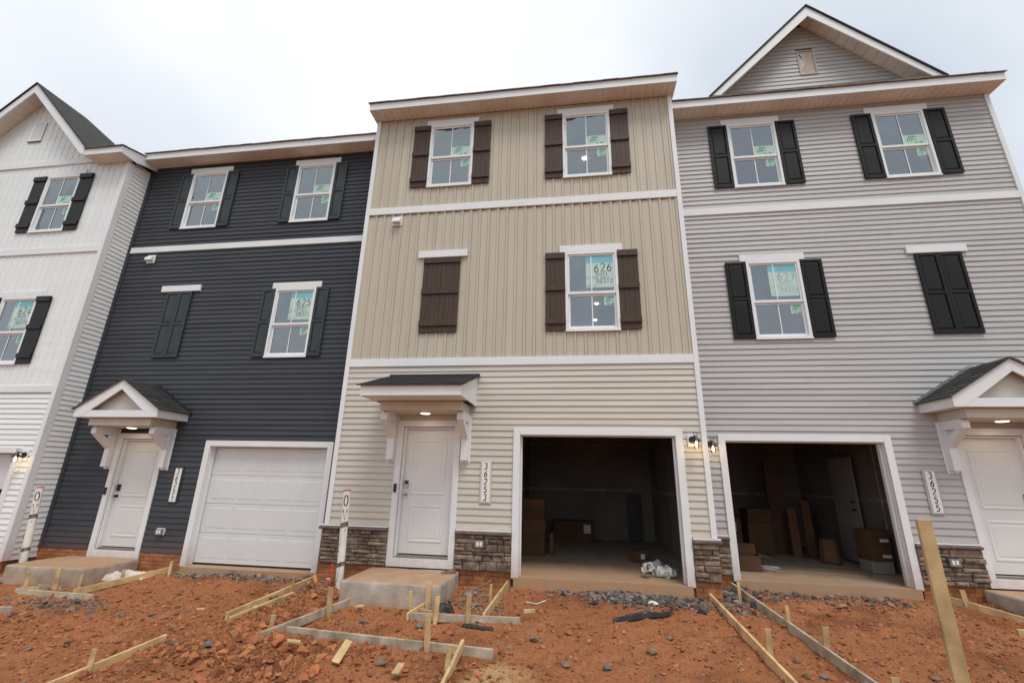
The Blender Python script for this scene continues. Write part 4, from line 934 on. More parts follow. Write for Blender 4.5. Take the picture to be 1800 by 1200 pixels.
# vent pipes -----------------------------------------------------------
def vent_pipe(x, y, zt, lean, label, letters=True):
    zb = gz(x, y) - .12; r = .0585; o = empty('vent_pipe', (x, y, zb + .1), label, 'pipe', 'standing plastic pipes')
    ax = lambda z: Vector((x + lean * (z - zt), y, z))
    MB().tube([ax(zb), ax(zt)], r, 20).build('pipe', M['pipe'], o, smooth=True)
    MB().tube([ax(zt - .012), ax(zt + .006)], r + .003, 20).build('red_rim', M['red'], o)
    for k, hh in ((-.56, .075), (-1.12, .06)):
        q = MB(); n = 20; zc = zt + k
        for j in range(n):
            a0, a1 = 2 * math.pi * j / n, 2 * math.pi * (j + 1) / n; s0, s1 = .018 * math.cos(a0), .018 * math.cos(a1); rr = r + .002
            def pt(a, s, up): c = ax(zc + s + (hh if up else 0)); return (c.x + rr * math.cos(a), c.y + rr * math.sin(a), c.z)
            q.face([pt(a0, s0, 0), pt(a1, s1, 0), pt(a1, s1, 1), pt(a0, s0, 1)])
        q.build('tape_band', M['rust'], o)
    # drawn letters wrap round the front
    mb = MB(); rr = r + .0018
    face_ = .8 * math.atan2(-x, y + 7.8); fn = lambda a, b: tuple(ax(b) + Vector((rr * math.sin(a / rr + face_), -rr * math.cos(a / rr + face_), 0)))
    u = .155 / 1.4
    for st in GL['O']: mb.ribbon([(-.036 + p_ * u * .65, zt - .235 + q_ * u) for p_, q_ in st], .016, fn)
    for st in GL['V']: mb.ribbon([(-.036 + p_ * u * .65, zt - .45 + q_ * u) for p_, q_ in st], .018, fn)
    mb.build('letters', M['ink'], o, normals=False)
    # wire trailing down
    MB().tube([tuple(ax(zt - .58) + Vector((.05, -.045, 0))), tuple(ax(zt - .85) + Vector((-.05, -.05, 0))), tuple(ax(zt - 1.08) + Vector((.03, -.055, 0))), tuple(ax(zt - 1.4) + Vector((-.035, -.06, 0)))], .003, 5).build('wire', M['ink'], o)
    return ax
vent_pipe(-3.69, -.60, 1.25, -.04 + .003, 'cream plastic pipe marked O V left of the tan house stoop')
vent_pipe(-10.22, -.10, 1.13, -.10, 'cream plastic pipe marked O V before the white house corner')
MB().tube([(-3.765, -.63, -.30), (-3.763, -.64, -.05), (-3.762, -.64, .17)], [.012, .010, .016], 8).build('marker_stick', M['red'], None, 'thin red marker stick tied against the pipe by the tan stoop', 'stick', smooth=True)

# ------------------------------------------------------------------ form boards and stakes
def board(p0, p1, h, t, m, label, up=.08, z0=None, z1=None, name='form_board'):
    """plank on edge; its top edge runs p0 -> p1"""
    a = Vector((p0[0], p0[1], (gz(*p0) + up) if z0 is None else z0)); b = Vector((p1[0], p1[1], (gz(*p1) + up) if z1 is None else z1))
    d = (b - a); n = Vector((-d.y, d.x, 0)).normalized() * t / 2; dn = Vector((0, 0, -h))
    q = MB(); q.hexa([a - n + dn, b - n + dn, b + n + dn, a + n + dn, a - n, b - n, b + n, a + n])
    return q.build(name, m, None, label, 'board', 'concrete form boards', bevel=.003)
LU, OL = M['lumber'], M['oldlumber']
board((-3.44, -2.16), (-.93, -2.27), .14, .036, OL, 'long form board across the walk in front of the tan stoop')
board((-3.58, -2.42), (-3.20, -1.02), .10, .036, OL, 'grey form board running from the left corner of the tan stoop')
board((-2.17, -1.47), (-.74, -1.42), .09, .036, OL, 'grey form board right of the tan stoop, before the garage')
board((-2.20, -1.50), (-2.10, -1.06), .09, .036, LU, 'short form board closing the gap to the tan stoop corner')
board((-1.21, -1.44), (-1.10, -.06), .13, .036, LU, 'form board at the left edge of the tan house driveway', up=.10)
board((1.93, -.02), (2.02, -2.75), .12, .036, LU, 'form board at the right edge of the tan house driveway', up=.09)
board((2.43, .58), (2.88, -2.75), .12, .036, OL, 'long form board at the left edge of the grey house driveway', up=.09)
board((5.47, .62), (6.10, -.60), .12, .036, LU, 'form board at the right edge of the grey house driveway', up=.09)
board((-4.42, .50), (-4.79, -1.45), .10, .036, LU, 'form board at the right edge of the charcoal house driveway', up=.09)
board((-7.61, .55), (-8.05, -.80), .10, .036, LU, 'form board at the left edge of the charcoal house driveway', up=.09)
board((-9.09, -.83), (-7.54, -.90), .10, .036, OL, 'grey form board in front of the charcoal house stoop')
board((-10.7, -.45), (-9.86, -.42), .09, .036, OL, 'grey form board end left of the charcoal house stoop')
board((-9.3, -1.52), (-8.12, -1.56), .12, .036, OL, 'grey form board end at the left edge, out in the dirt')
board((-5.31, -3.30), (-5.09, -2.07), .10, .036, LU, 'half buried form board in the left foreground beside the spoil heap')
board((-4.70, -1.50), (-4.36, -.62), .07, .05, LU, 'second plank lying along the charcoal driveway right board', up=.035)
board((-2.30, -1.18), (-1.93, -1.30), .06, .03, LU, 'short offcut wedged at the tan stoop right corner', up=.06)
board((-9.30, -.62), (-8.55, -.58), .05, .03, LU, 'thin strip lying before the charcoal stoop', up=.04)
board((5.45, -.56), (6.2, -.62), .10, .036, LU, 'form board end at the right edge below the grey house stoop')
bb = board((-1.30, -2.95), (-1.27, -2.28), .09, .036, LU, 'slanting brace propped against the long walk board', z0=gz(-1.3, -2.95) + .03, z1=gz(-1.27, -2.28) + .15, name='brace_board')
def stake(x, y, h, label, wd=.05, lean=(0, 0), t=.02, rot=0.0, m=None):
    z = gz(x, y); wd2 = wd / 2; q = MB(); c, s_ = math.cos(rot), math.sin(rot)
    def pt(u, v, k): return (x + u * c - v * s_ + lean[0] * k, y + u * s_ + v * c + lean[1] * k, z - .09 + (h + .09) * k)
    tp = random.uniform(-.012, .012)
    q.hexa([pt(-wd2 * .45, -t / 2, 0), pt(wd2 * .45, -t / 2, 0), pt(wd2 * .45, t / 2, 0), pt(-wd2 * .45, t / 2, 0), pt(-wd2, -t / 2, .35), pt(wd2, -t / 2, .35), pt(wd2, t / 2, .35), pt(-wd2, t / 2, .35)])
    P = [pt(-wd2, -t / 2, .351), pt(wd2, -t / 2, .351), pt(wd2, t / 2, .351), pt(-wd2, t / 2, .351), pt(-wd2, -t / 2, 1), pt(wd2, -t / 2, 1 + tp), pt(wd2, t / 2, 1 + tp), pt(-wd2, t / 2, 1)]
    q.hexa(P); q.build('stake', m or LU, None, label, 'stake', 'wooden form stakes', bevel=.002)
ST = [(-9.21, -.60, .26, 'leftmost stake behind the grey board before the charcoal stoop', .07), (-8.61, -.62, .33, 'tall stake at the charcoal stoop corner', .07), (-8.31, -.50, .22, 'stake just right of the charcoal stoop corner', .05), (-8.03, -.05, .20, 'stake in front of the white plastic sheet', .05), (-7.43, .32, .24, 'small stake near the charcoal garage casing', .04),
      (-5.23, -2.86, .22, 'stake on the half buried board in the left foreground', .06), (-3.74, -2.02, .14, 'low stake left of the walk forms beside the heap', .06), (-4.43, -.52, .24, 'stake on the board right of the charcoal driveway', .045), (-3.26, -1.52, .36, 'tall stake against the grey board at the tan stoop left corner', .07), (-2.06, -1.12, .33, 'square stake at the front right corner of the tan stoop', .075),
      (-2.22, -1.30, .28, 'thin stake just left of the tan stoop corner stake', .04), (-1.83, -1.50, .30, 'stake behind the left end of the grey board right of the stoop', .065), (-1.40, -1.50, .33, 'stake behind the middle of the grey board right of the stoop', .06), (-1.27, -.70, .24, 'stake beside the left board of the tan driveway', .04), (-1.66, -2.30, .36, 'tall pointed stake in front of the long walk board', .065),
      (-1.33, -2.72, .25, 'stake beside the slanting brace', .05), (2.36, .02, .27, 'stake near the stone corner between the two open garages', .045), (2.66, -.87, .27, 'middle stake along the grey house driveway left board', .045), (2.06, -1.80, .31, 'stake between the two driveway boards', .06), (2.74, -1.54, .30, 'tall stake on the grey house driveway left board, nearest the camera', .065),
      (2.98, -2.31, .15, 'short stake at the bottom edge between driveway boards', .07), (5.60, .36, .24, 'stake right of the tall post, near the grey house stone base', .06), (6.02, -.20, .27, 'stake at the right edge before the grey house stoop', .07), (1.98, .0, .20, 'stake end under the tan stone corner', .05)]
for x, y, h, lb, wd in ST: stake(x, y, h, lb, wd, (random.uniform(-.035, .035), random.uniform(-.03, .03)), random.uniform(.018, .028), random.uniform(-.3, .3))
# tall grade post near the camera
def post():
    x, y = 2.06, -4.6; z0 = gz(x, y) - .1; q = MB(); P = []
    for z, dx in ((z0, .012), (1.305, 0)):
        P += [(x - .036 + dx, y - .012, z), (x + .033 + dx, y - .029, z), (x + .041 + dx, y + .003, z), (x - .028 + dx, y + .020, z)]
    q.hexa(P).build('grade_post', LU, None, 'tall bare pine post standing in the right foreground', 'post', bevel=.003)
post()
def scrap(x, y, L, wd, t, rz, tilt, label, m=None):
    z = gz(x, y) + .075; o = MB().box(-L / 2, L / 2, -wd / 2, wd / 2, -t / 2, t / 2).build('scrap_board', m or LU, None, label, 'wood scrap', 'wood offcuts on the dirt', bevel=.002)
    o.location = (x, y, z); o.rotation_euler = (tilt[0], tilt[1], rz)
scrap(-2.41, -2.78, .24, .085, .02, R(80), (R(10), R(-35)), 'pale offcut tilted up in the spoil, bottom centre left')
scrap(-1.75, -2.92, .14, .07, .02, R(85), (0, R(-20)), 'pale offcut at the bottom edge left of the brace')
scrap(-3.0, -2.72, .13, .05, .02, R(30), (R(12), R(10)), 'small pale chip on the spoil heap')
scrap(-5.45, -1.15, .10, .05, .02, R(70), (R(20), R(10)), 'small wood chip in the charcoal driveway dirt')
scrap(-8.75, -.70, .16, .06, .02, R(85), (R(60), R(10)), 'pale offcut standing beside the charcoal stoop stakes', OL)
scrap(-2.95, -1.30, .12, .05, .02, R(-20), (R(8), R(-12)), 'small offcut before the tan stoop front face')
scrap(-.65, -1.17, .15, .045, .04, R(20), (0, 0), 'small wood block on the dirt before the tan garage')

# ------------------------------------------------------------------ litter on the dirt
def crumple(name, cx, cy, L, wd, h, m, label, cat, seed, rz=0, n=(26, 14)):
    rd = random.Random(seed); q = MB(); P = {}; c, s_ = math.cos(rz), math.sin(rz)
    for lay in (0, 1):
        for i in range(n[0] + 1):
            for j in range(n[1] + 1):
                u, v = i / n[0] * 2 - 1, j / n[1] * 2 - 1; e = max(0, 1 - (u * u) ** 1.6) * max(0, 1 - (v * v) ** 1.3)
                k = noise.noise(Vector((u * 2.6, v * 2.2, seed))) * .6 + noise.noise(Vector((u * 6, v * 5, seed + 3))) * .35
                a, b = u * L / 2 * (1 + .08 * k), v * wd / 2 * (1 + .25 * noise.noise(Vector((u * 3, 4, seed)))); x = cx + a * c - b * s_; y = cy + a * s_ + b * c
                z = gz(x, y) + .015 + (h * e ** .5 * (.65 + .6 * k) if lay else -.02); P[lay, i, j] = (x, y, z)
    for i in range(n[0]):
        for j in range(n[1]): q.face([P[1, i, j], P[1, i + 1, j], P[1, i + 1, j + 1], P[1, i, j + 1]]); q.face([P[0, i, j], P[0, i, j + 1], P[0, i + 1, j + 1], P[0, i + 1, j]])
    for i in range(n[0]):
        for j, f in ((0, 1), (n[1], -1)): q.face([P[0, i, j], P[0, i + 1, j], P[1, i + 1, j], P[1, i, j]][::f])
    for j in range(n[1]):
        for i, f in ((0, -1), (n[0], 1)): q.face([P[0, i, j], P[0, i, j + 1], P[1, i, j + 1], P[1, i, j]][::f])
    o = q.build(name, m, None, label, cat); bm = bmesh.new(); bm.from_mesh(o.data); bmesh.ops.remove_doubles(bm, verts=bm.verts, dist=1e-5); bmesh.ops.recalc_face_normals(bm, faces=bm.faces); bm.to_mesh(o.data); bm.free(); return o
crumple('plastic_sheet', -8.15, .12, .85, .30, .13, M['bag'], 'crumpled dirty white plastic sheet right of the charcoal stoop', 'plastic sheet', 3, R(12))
crumple('film_strip', .83, -.95, .95, .055, .075, M['blackp'], 'torn strip of black film lying before the tan garage', 'plastic film', 8, R(28), (30, 6))
crumple('film_scrap', -1.80, -1.12, .22, .16, .12, M['blackp'], 'bunched black film beside the tan stoop right corner', 'plastic film', 12, .4, (12, 10))
crumple('film_scrap', -1.25, -1.62, .40, .05, .03, M['blackp'], 'black film shred under the grey board right of the stoop', 'plastic film', 18, -.1, (14, 5))
crumple('foam_scrap', -4.72, -1.02, .15, .06, .04, M['pvc'], 'white foam scrap by the charcoal driveway board', 'litter', 21, .1, (8, 5))
crumple('foam_scrap', 1.05, -.42, .14, .05, .04, M['pvc'], 'white flat scrap in the gravel before the tan garage', 'litter', 23, -.3, (8, 5))
zb = gz(-4.12, -.40)
MB().tube([(-4.19, -.36, zb + .13), (-4.13, -.42, zb + .09), (-4.10, -.45, zb + .07), (-4.05, -.50, zb + .04)], [.038, .036, .026, .03], 10).build('orange_bottle', M['orange'], None, 'dusty orange plastic bottle lying by the pipe', 'bottle', smooth=True)
MB().tube([(-3.93 + .07 * math.cos(a), -.42 + .02 * math.sin(a), zb + .06 + .06 * math.sin(a)) for a in [R(-60 + 20 * k) for k in range(10)]], .008, 6).build('plastic_loop', M['pvc'], None, 'white plastic strap loop in the rubble by the pipe', 'strap', smooth=True)
zr_ = gz(-1.5, -.32)
MB().tube([(-1.62, -.40, zr_ + .02), (-1.45, -.30, zr_ + .09), (-1.33, -.24, zr_ + .155)], [.016, .013, .012], 8).build('steel_rod', M['rust'], None, 'bent steel rod leaning on rubble before the brick base', 'rod', smooth=True)
crumple('metal_scrap', -1.62, -.42, .22, .12, .05, M['rust'], 'crumpled metal scrap at the foot of the steel rod', 'scrap metal', 31, .3, (10, 6))
MB().tube([(-.75, -.62, gz(-.75, -.62) + .02), (-.60, -.66, gz(-.6, -.66) + .015), (-.47, -.60, gz(-.47, -.6) + .05)], .006, 6).build('cable_scrap', M['pvc'], None, 'short white cable scrap left of the tan driveway', 'cable')
zt_ = .046
MB().prism([(-2.12, -.34, zt_), (-1.96, -.30, zt_), (-1.90, -.20, zt_), (-1.99, -.17, zt_), (-2.07, -.24, zt_)], (0, 0, .035)).build('slate_flake', M['stone'], None, 'grey stone flake lying on the tan stoop by the door', 'stone', bevel=.006)

# ------------------------------------------------------------------ what stands in the two open garages
def carton(x, y, z, sx_, sy_, sz_, rz, label, open_=False, lab=None):
    o = empty('carton', (x, y, z), label, 'box', 'cartons in the garages'); q = MB(); t = .004
    if open_:
        for b in ((-sx_ / 2, sx_ / 2, -sy_ / 2, -sy_ / 2 + t), (-sx_ / 2, sx_ / 2, sy_ / 2 - t, sy_ / 2), (-sx_ / 2, -sx_ / 2 + t, -sy_ / 2 + t, sy_ / 2 - t), (sx_ / 2 - t, sx_ / 2, -sy_ / 2 + t, sy_ / 2 - t)): q.box(x + b[0], x + b[1], y + b[2], y + b[3], z, z + sz_)
        q.box(x - sx_ / 2 + t, x + sx_ / 2 - t, y - sy_ / 2 + t, y + sy_ / 2 - t, z, z + t)
        q.build('body', M['card'], o)
        MB().prism([(x - sx_ / 2, y + sy_ / 2 - .002, z + sz_ + .001), (x + sx_ / 2, y + sy_ / 2 - .002, z + sz_ + .001), (x + sx_ / 2, y + sy_ / 2 + .05, z + sz_ + .16), (x - sx_ / 2, y + sy_ / 2 + .05, z + sz_ + .16)], (0, .004, 0)).build('flap', M['card'], o)
        MB().prism([(x + sx_ / 2 + .001, y - sy_ / 2, z + sz_), (x + sx_ / 2 + .001, y + sy_ / 2, z + sz_), (x + sx_ / 2 + .18, y + sy_ / 2, z + sz_ - .03), (x + sx_ / 2 + .18, y - sy_ / 2, z + sz_ - .03)], (0, 0, .004)).build('flap', M['card'], o)
    else:
        q.box(x - sx_ / 2, x + sx_ / 2, y - sy_ / 2, y + sy_ / 2, z, z + sz_); q.build('body', M['card'], o, bevel=.004)
        MB().box(x - sx_ / 2 - .0005, x + sx_ / 2 + .0005, y - .03, y + .03, z + sz_ * .8, z + sz_ + .001).build('tape', M['card'], o)
    if lab:
        MB().box(x + lab[0], x + lab[1], y - sy_ / 2 - .002, y - sy_ / 2 - .0006, z + lab[2], z + lab[3]).build('paper_label', M['tape'], o)
    o.rotation_euler.z = rz; return o
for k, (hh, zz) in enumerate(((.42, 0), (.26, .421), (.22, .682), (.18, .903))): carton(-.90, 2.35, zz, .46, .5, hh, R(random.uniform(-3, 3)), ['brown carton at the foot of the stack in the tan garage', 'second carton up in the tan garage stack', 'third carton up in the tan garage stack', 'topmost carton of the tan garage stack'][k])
carton(-.12, 4.75, 0, 1.0, .45, .48, 0, 'wide low carton with a white label at the back of the tan garage', lab=(.28, .45, .2, .4))
carton(1.16, 1.95, 0, .24, .24, .20, R(25), 'small taped carton on the tan garage floor by the fittings', lab=(-.02, .07, .06, .15))
BX('cement_board', M['blackp'], None, 1.30, 1.62, 4.86, 4.90, .003, 1.15, label='dark upright sheet leaning in the tan garage back corner', cat='board', bevel=.003)
BX('flat_pack', M['card'], None, -.58, -.50, 2.35, 2.75, .003, .40, label='narrow flat carton beside the tan garage stack', cat='box', bevel=.003)
for k in range(7):
    x = 1.30 + k * .055; a = MB(); dx = random.uniform(.02, .22)
    a.box(-.028, .028, -.95, .95, 0, .018); o = a.build('trim_strip', M['shadedwhite'], None, 'long white trim strip in the bundle along the tan garage right wall', 'trim strip', 'trim strips on the garage floor')
    o.location = (x + .12, 2.05 + random.uniform(-.3, .3), .004 + .02 * (k % 3)); o.rotation_euler = (0, R(random.uniform(-4, 4)), R(random.uniform(-2, 9)))
rd = random.Random(4)
for k in range(17):
    y = .32 + rd.uniform(0, .95); x = 1.52 - abs(rd.gauss(0, .24)) - .03; r = rd.choice([.055, .062, .068]); z = .004 + r + (.09 if (k > 15) else 0); x = min(max(x, 1.10), 1.535)
    a = rd.uniform(0, 6.3); d = Vector((math.cos(a), math.sin(a), rd.uniform(-.1, .25))); e = Vector((-math.sin(a), math.cos(a), rd.uniform(-.2, .5)))
    c = Vector((x, y, z)); pts = [c - d * .07, c - d * .03, c, c + (d + e) * .03, c + e * .075 + d * .035, c + e * .12 + d * .035]
    o = empty('pipe_fitting', (x, y, .003), 'white plastic pipe fitting in the pile just inside the tan garage', 'pipe fitting', 'pipe fittings pile')
    MB().tube(pts, r * .82, 14, cap=False).build('elbow', M['pvc'], o, smooth=True, normals=False)
    MB().tube([c - d * .085, c - d * .04], r, 14, cap=False).build('socket', M['pvc'], o, smooth=True, normals=False); MB().tube([c + e * .075 + d * .035, c + e * .13 + d * .035], r, 14, cap=False).build('socket', M['pvc'], o, smooth=True, normals=False)
# grey house garage
carton(3.08, 1.66, -.008, .34, .34, .26, R(-8), 'open carton with flaps up at the front of the grey house garage', True)
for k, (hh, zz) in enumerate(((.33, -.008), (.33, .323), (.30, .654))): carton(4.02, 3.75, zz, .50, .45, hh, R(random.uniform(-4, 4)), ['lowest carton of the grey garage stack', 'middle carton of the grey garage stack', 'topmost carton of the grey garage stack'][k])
carton(3.45, 3.9, -.008, .45, .4, .75, 0, 'dark tall carton with a white label left in the grey garage', lab=(-.06, .12, .45, .65))
BX('door_carton', M['card'], None, 4.42, 4.80, 3.95, 4.05, -.007, 2.05, label='tall narrow carton standing in the grey garage', cat='box', bevel=.004)
for k, (x, hh) in enumerate(((4.72, 1.0), (5.02, 1.15))):
    o = MB().box(-.09, .09, -.04, .04, 0, hh).build('leaning_carton', M['card'], None, ['shorter long carton leaning in the grey garage', 'longer carton leaning in the grey garage'][k], 'box', bevel=.003); o.location = (x, 3.55, -.006); o.rotation_euler = (R(-7), R(3), .1)
crumple_z = -.008
MB().prism([(3.50, 1.62, -.006), (4.92, 1.50, -.006), (4.98, 3.1, -.006), (4.75, 3.25, -.006), (3.62, 2.95, -.006)], (0, 0, .012)).build('floor_sheet', M['slab'], None, 'large thin sheet lying on the grey garage floor', 'sheet')
for k in range(3):
    o = MB().box(-.16, .16, -.03, .03, 0, .025).build('paper_strip', M['tape'], None, 'white strip on the grey garage floor beside the open carton', 'strip', 'strips on the grey garage floor'); o.location = (3.42 + k * .06, 1.78 + k * .07, -.005 + .026 * (k % 2)); o.rotation_euler.z = R(-35 + 8 * k)
for k, zz in enumerate((.20, .462)): carton(5.42, 2.05, zz, .36, .42, .26, R(4), ['lower brown carton on the bin by the grey garage right wall', 'upper brown carton on the bin by the grey garage right wall'][k], lab=(-.0, .15, .06, .11))
BX('storage_bin', M['shadedwhite'], None, 5.24, 5.60, 1.85, 2.25, -.007, .198, label='pale bin under the cartons by the grey garage right wall', cat='bin', bevel=.01)
bgx, bgy = 4.98, 2.75
MB().lathe((bgx, bgy, -.007), [(.15, 0), (.18, .05), (.17, .25), (.15, .42), (.13, .46), (.05, .47)], 'z', 10).build('refuse_bag', M['card'], None, 'brown paper sack standing by the white door in the grey garage', 'bag')
idr = MB().box(5.590, 5.625, 2.60, 3.45, .02, 2.06).build('inner_door', M['shadedwhite'], HL.root)
for c in ((.25, .95), (1.1, 1.95)): BX('panel', M['shadedwhite'], idr, 5.582, 5.5895, 2.72, 3.33, c[0], c[1], bevel=.004)
for zz in (1.02, 1.17): MB().tube([(5.589, 2.68, zz), (5.55, 2.68, zz), (5.53, 2.68, zz)], [.012, .02, .028], 10).build('knob', M['blackmetal'], idr)

# ------------------------------------------------------------------ rubble (uncountable: one object of each kind)
def rock_shapes(n, flat, rr):
    out_ = []
    for k in range(n):
        pts = rr.normal(size=(15, 3)); pts /= np.linalg.norm(pts, axis=1)[:, None]; pts *= rr.uniform(.75, 1.1, (15, 1)); pts *= np.array([1, rr.uniform(.6, .95), flat * rr.uniform(.7, 1.2)])
        bm = bmesh.new(); [bm.verts.new(p) for p in pts]; bmesh.ops.convex_hull(bm, input=bm.verts[:])
        for v in [v for v in bm.verts if not v.link_faces]: bm.verts.remove(v)
        bmesh.ops.triangulate(bm, faces=bm.faces[:]); bm.verts.index_update(); out_.append((np.array([v.co[:] for v in bm.verts]), np.array([[v.index for v in f.verts] for f in bm.faces]))); bm.free()
    return out_
def rubble(name, pos, size, cols, flat, m, label, seed, sink=.25):
    rr = np.random.default_rng(seed); shp = rock_shapes(14, flat, rr); V = []; Fc = []; C = []; off = 0
    for (x, y), s, c in zip(pos, size, cols):
        v, f = shp[rr.integers(len(shp))]; a = rr.uniform(0, 6.28); tx, ty = rr.normal(0, .25, 2); ca, sa = math.cos(a), math.sin(a)
        Rm = np.array([[ca, -sa, 0], [sa, ca, 0], [0, 0, 1]]) @ np.array([[1, 0, 0], [0, math.cos(tx), -math.sin(tx)], [0, math.sin(tx), math.cos(tx)]]) @ np.array([[math.cos(ty), 0, math.sin(ty)], [0, 1, 0], [-math.sin(ty), 0, math.cos(ty)]])
        p = (v * s) @ Rm.T; z = gz(x, y) + lump(x, y); p += (x, y, z + s * flat * (.55 - sink)); V.append(p); Fc.append(f + off); off += len(v); C.append(np.repeat([[*c, 1]], len(v), 0))
    V = np.concatenate(V); Fc = np.concatenate(Fc); C = np.concatenate(C)
    me = bpy.data.meshes.new(name); me.from_pydata(V.tolist(), [], Fc.tolist()); ca_ = me.color_attributes.new('col', 'FLOAT_COLOR', 'POINT'); ca_.data.foreach_set('color', C.astype(np.float32).ravel()); me.materials.append(m)
    o = bpy.data.objects.new(name, me); COL.objects.link(o); tag(o, label, 'rubble', None, 'stuff')
def rubble_mat(name, rough=.9):
    m = bpy.data.materials.new(name); m.use_nodes = True; n = m.node_tree; p = n.nodes['Principled BSDF']; p.inputs['Roughness'].default_value = rough; p.inputs['Specular IOR Level'].default_value = .25
    at = n.nodes.new('ShaderNodeAttribute'); at.attribute_name = 'col'; ge = n.nodes.new('ShaderNodeNewGeometry'); nz_ = n.nodes.new('ShaderNodeTexNoise'); nz_.inputs['Scale'].default_value = 45; nz_.inputs['Detail'].default_value = 5; n.links.new(ge.outputs['Position'], nz_.inputs['Vector'])
    mr = n.nodes.new('ShaderNodeMapRange'); mr.inputs['To Min'].default_value = .6; mr.inputs['To Max'].default_value = 1.35; n.links.new(nz_.outputs['Fac'], mr.inputs['Value'])
    mu = n.nodes.new('ShaderNodeMix'); mu.data_type = 'RGBA'; mu.blend_type = 'MULTIPLY'; mu.inputs['Factor'].default_value = 1; n.links.new(at.outputs['Color'], mu.inputs['A']); n.links.new(mr.outputs[0], mu.inputs['B']); n.links.new(mu.outputs['Result'], p.inputs['Base Color'])
    bp = n.nodes.new('ShaderNodeBump'); bp.inputs['Strength'].default_value = .5; bp.inputs['Distance'].default_value = .006; n.links.new(nz_.outputs['Fac'], bp.inputs['Height']); n.links.new(bp.outputs[0], p.inputs['Normal']); return m
RM = rubble_mat('clod_and_stone')
BLOCKED = [(-3.40, -1.88, -1.11, .1), (-9.99, -8.35, -.47, .7), (6.04, 7.6, -.41, .8), (-1.05, 1.72, -.05, 6), (-7.5, -4.7, .56, 6), (2.5, 5.2, .64, 6)]
def wall_y(x): return .06 if x < -10.8 else (.62 if x < -4.34 else (-.02 if x < 2.14 else .68))
def ok(x, y): return y < wall_y(x) and not any(a < x < b and c < y < d for a, b, c, d in BLOCKED)
def scatter(n, fn, rr):
    P = []
    while len(P) < n:
        x, y = fn(rr)
        if ok(x, y): P.append((x, y))
    return P
rr = np.random.default_rng(21)
def red(n): b = rr.uniform(.55, 1.2, (n, 1)); return np.array([.37, .145, .064]) * b * rr.uniform(.9, 1.12, (n, 3))
def grey(n): b = rr.uniform(.5, 1.35, (n, 1)); t = rr.uniform(0, 1, (n, 1)) ** 1.3; return (np.array([.175, .160, .148]) * (1 - t) + np.array([.30, .165, .095]) * t) * b
# fine red clods everywhere, coarse ones on the spoil heap
n = 24000; P = scatter(n, lambda r: (r.uniform(-12, 8), r.uniform(-3.7, .7)), rr); rubble('red_clods', P, np.minimum(.045, .006 + .008 * rr.pareto(2.2, n)), red(n), .62, RM, 'small red clay clods strewn over the building plot', 1, .35)
n = 5200; P = scatter(n, lambda r: (r.normal(-3.45, .85), r.normal(-2.6, .38)) if r.random() < .72 else (r.normal(-4.05, .40), r.normal(-1.0, .60)), rr); rubble('spoil_clods', P, np.minimum(.075, .010 + .011 * rr.pareto(1.9, n)), red(n) * rr.uniform(.8, 1.1, (n, 1)), .75, RM, 'coarse red clay lumps heaped in the left foreground', 2, .42)
# grey crushed stone along the slabs and stoops
def gravel(r):
    k = r.random()
    if k < .34: return r.normal(.95, .55), -.06 - abs(r.normal(0, .17))
    if k < .54: return r.uniform(-7.5, -4.6), .54 - abs(r.normal(0, .12))
    if k < .68: return r.uniform(2.15, 4.9), .62 - abs(r.normal(0, .22))
    if k < .78: return r.normal(2.25, .16), r.normal(.10, .30)
    if k < .87: return r.normal(-4.05, .22), r.normal(-.35, .30)
    if k < .95: return r.normal(-7.85, .45), r.normal(-1.15, .16)
    return r.normal(-1.45, .25), r.normal(-.75, .25)
n = 4600; P = scatter(n, gravel, rr); rubble('crushed_stone', P, np.minimum(.075, .016 + .013 * rr.pareto(2.4, n)), grey(n), .55, RM, 'grey crushed stone spilled along the slabs and stoops', 3, .12)
n = 3200; P = scatter(n, lambda r: (r.normal(-5.5, 2.6), r.normal(-1.9, .8)) if r.random() < .5 else (r.uniform(-9, 6.5), r.uniform(-3.6, .1)), rr); rubble('clay_lumps', P, np.minimum(.06, .016 + .010 * rr.pareto(2.2, n)), red(n), .6, RM, 'half sunk clay lumps all over the churned plot', 7, .45)
n = 9000; c_ = rr.uniform((-9, -3.4), (7, .2), (26, 2)); P = scatter(n, lambda r: (tuple(c_[r.integers(26)] + r.normal(0, (.55, .28))) if r.random() < .7 else (r.uniform(-11, 7.5), r.uniform(-3.5, .6))), rr); rubble('stone_chips', P, np.minimum(.035, .006 + .005 * rr.pareto(2.0, n)), grey(n) * .25 + red(n) * .75, .5, RM, 'brownish stone chips and grit in patches over the dirt', 6, .05)
n = 1200; P = scatter(n, lambda r: (r.uniform(-11, 7.5), r.uniform(-3.5, .6)), rr); rubble('stray_stones', P, np.minimum(.05, .010 + .008 * rr.pareto(2.0, n)), grey(n), .5, RM, 'stray grey stones sprinkled over the red dirt', 4, .1)
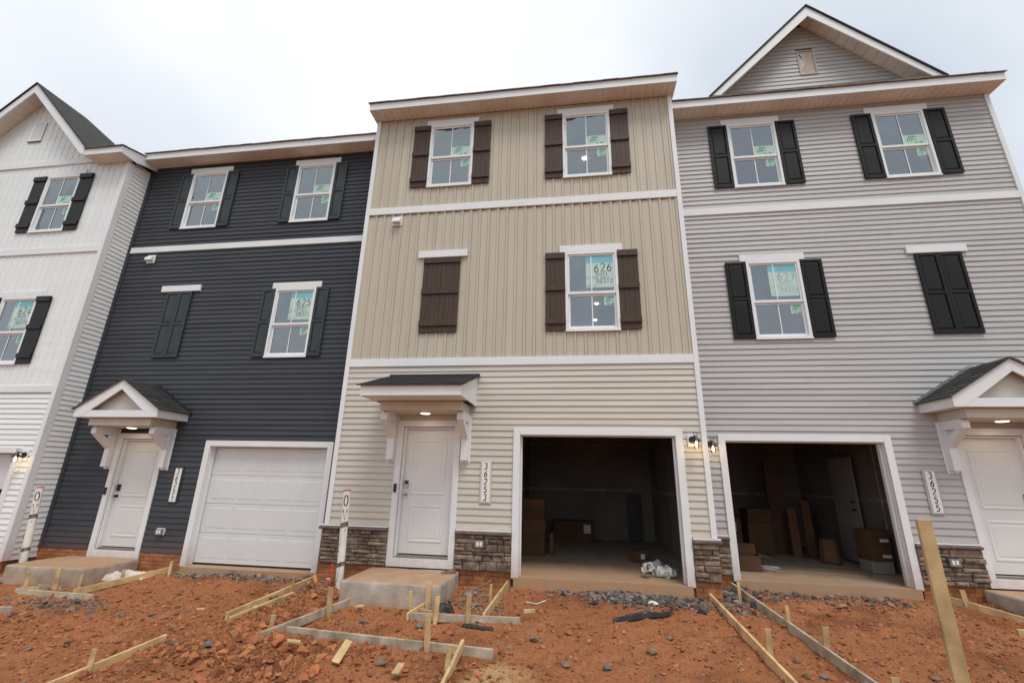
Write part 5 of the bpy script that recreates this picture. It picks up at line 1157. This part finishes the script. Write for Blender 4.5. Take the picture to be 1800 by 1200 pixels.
n = 2200; P = scatter(n, lambda r: (r.normal(1.15, .45), -.10 - abs(r.normal(0, .20))) if r.random() < .7 else (r.normal(2.35, .2), r.normal(.25, .25)), rr); rubble('dark_gravel', P, np.minimum(.07, .013 + .012 * rr.pareto(2.4, n)), np.array([.085, .085, .088]) * rr.uniform(.5, 1.5, (n, 1)) * np.ones((1, 3)), .55, RM, 'dark grey gravel along the slab between the two open garages', 5, .08)
# the few stones big enough to point at
BIG = [((-.53, -1.80), .075, 'blue grey stone right of the grey board end'), ((.78, -1.95), .075, 'reddish grey stone in the middle of the tan driveway'), ((-.15, -2.35), .06, 'flat stone in front of the tan driveway, left of centre'), ((.28, -2.32), .055, 'dark flat stone in front of the tan driveway'), ((1.05, -1.55), .045, 'small dark stone right of the tan driveway centre'),
       ((-2.02, -2.72), .075, 'upright blue grey slab piece in the spoil heap'), ((-4.05, -2.62), .07, 'pale lump on the spoil heap'), ((-4.75, -2.30), .065, 'dark stone beside the half buried board'), ((2.45, -2.10), .05, 'stone between the driveway boards'), ((3.55, -1.95), .05, 'stone right of the grey driveway left board'),
       ((5.15, -1.05), .06, 'round dark stone right of the tall post'), ((-6.05, -1.35), .05, 'grey stone out in the charcoal driveway'), ((-5.75, -2.05), .05, 'flat grey stone in the left foreground dirt'), ((-1.95, -1.72), .065, 'flat tan stone inside the walk forms'), ((-2.75, -1.62), .055, 'grey stone inside the walk forms near the stoop')]
shp = rock_shapes(6, .62, np.random.default_rng(77)); rd = random.Random(9)
for (x, y), s, lb in BIG:
    v, f = shp[rd.randrange(6)]; q = MB(); zz = gz(x, y) + s * .30; q.v = [tuple(p * s + np.array((x, y, zz))) for p in v]; q.f = [tuple(int(i) for i in t) for t in f]; q.m = [0] * len(f)
    q.build('rock', mat('field_stone_%d' % (len(lb) % 3), [(.15, .145, .14), (.21, .14, .10), (.12, .12, .125)][len(lb) % 3], .9, .2, 20, .6, 50), None, lb, 'stone', 'larger stones on the dirt', bevel=s * .06)
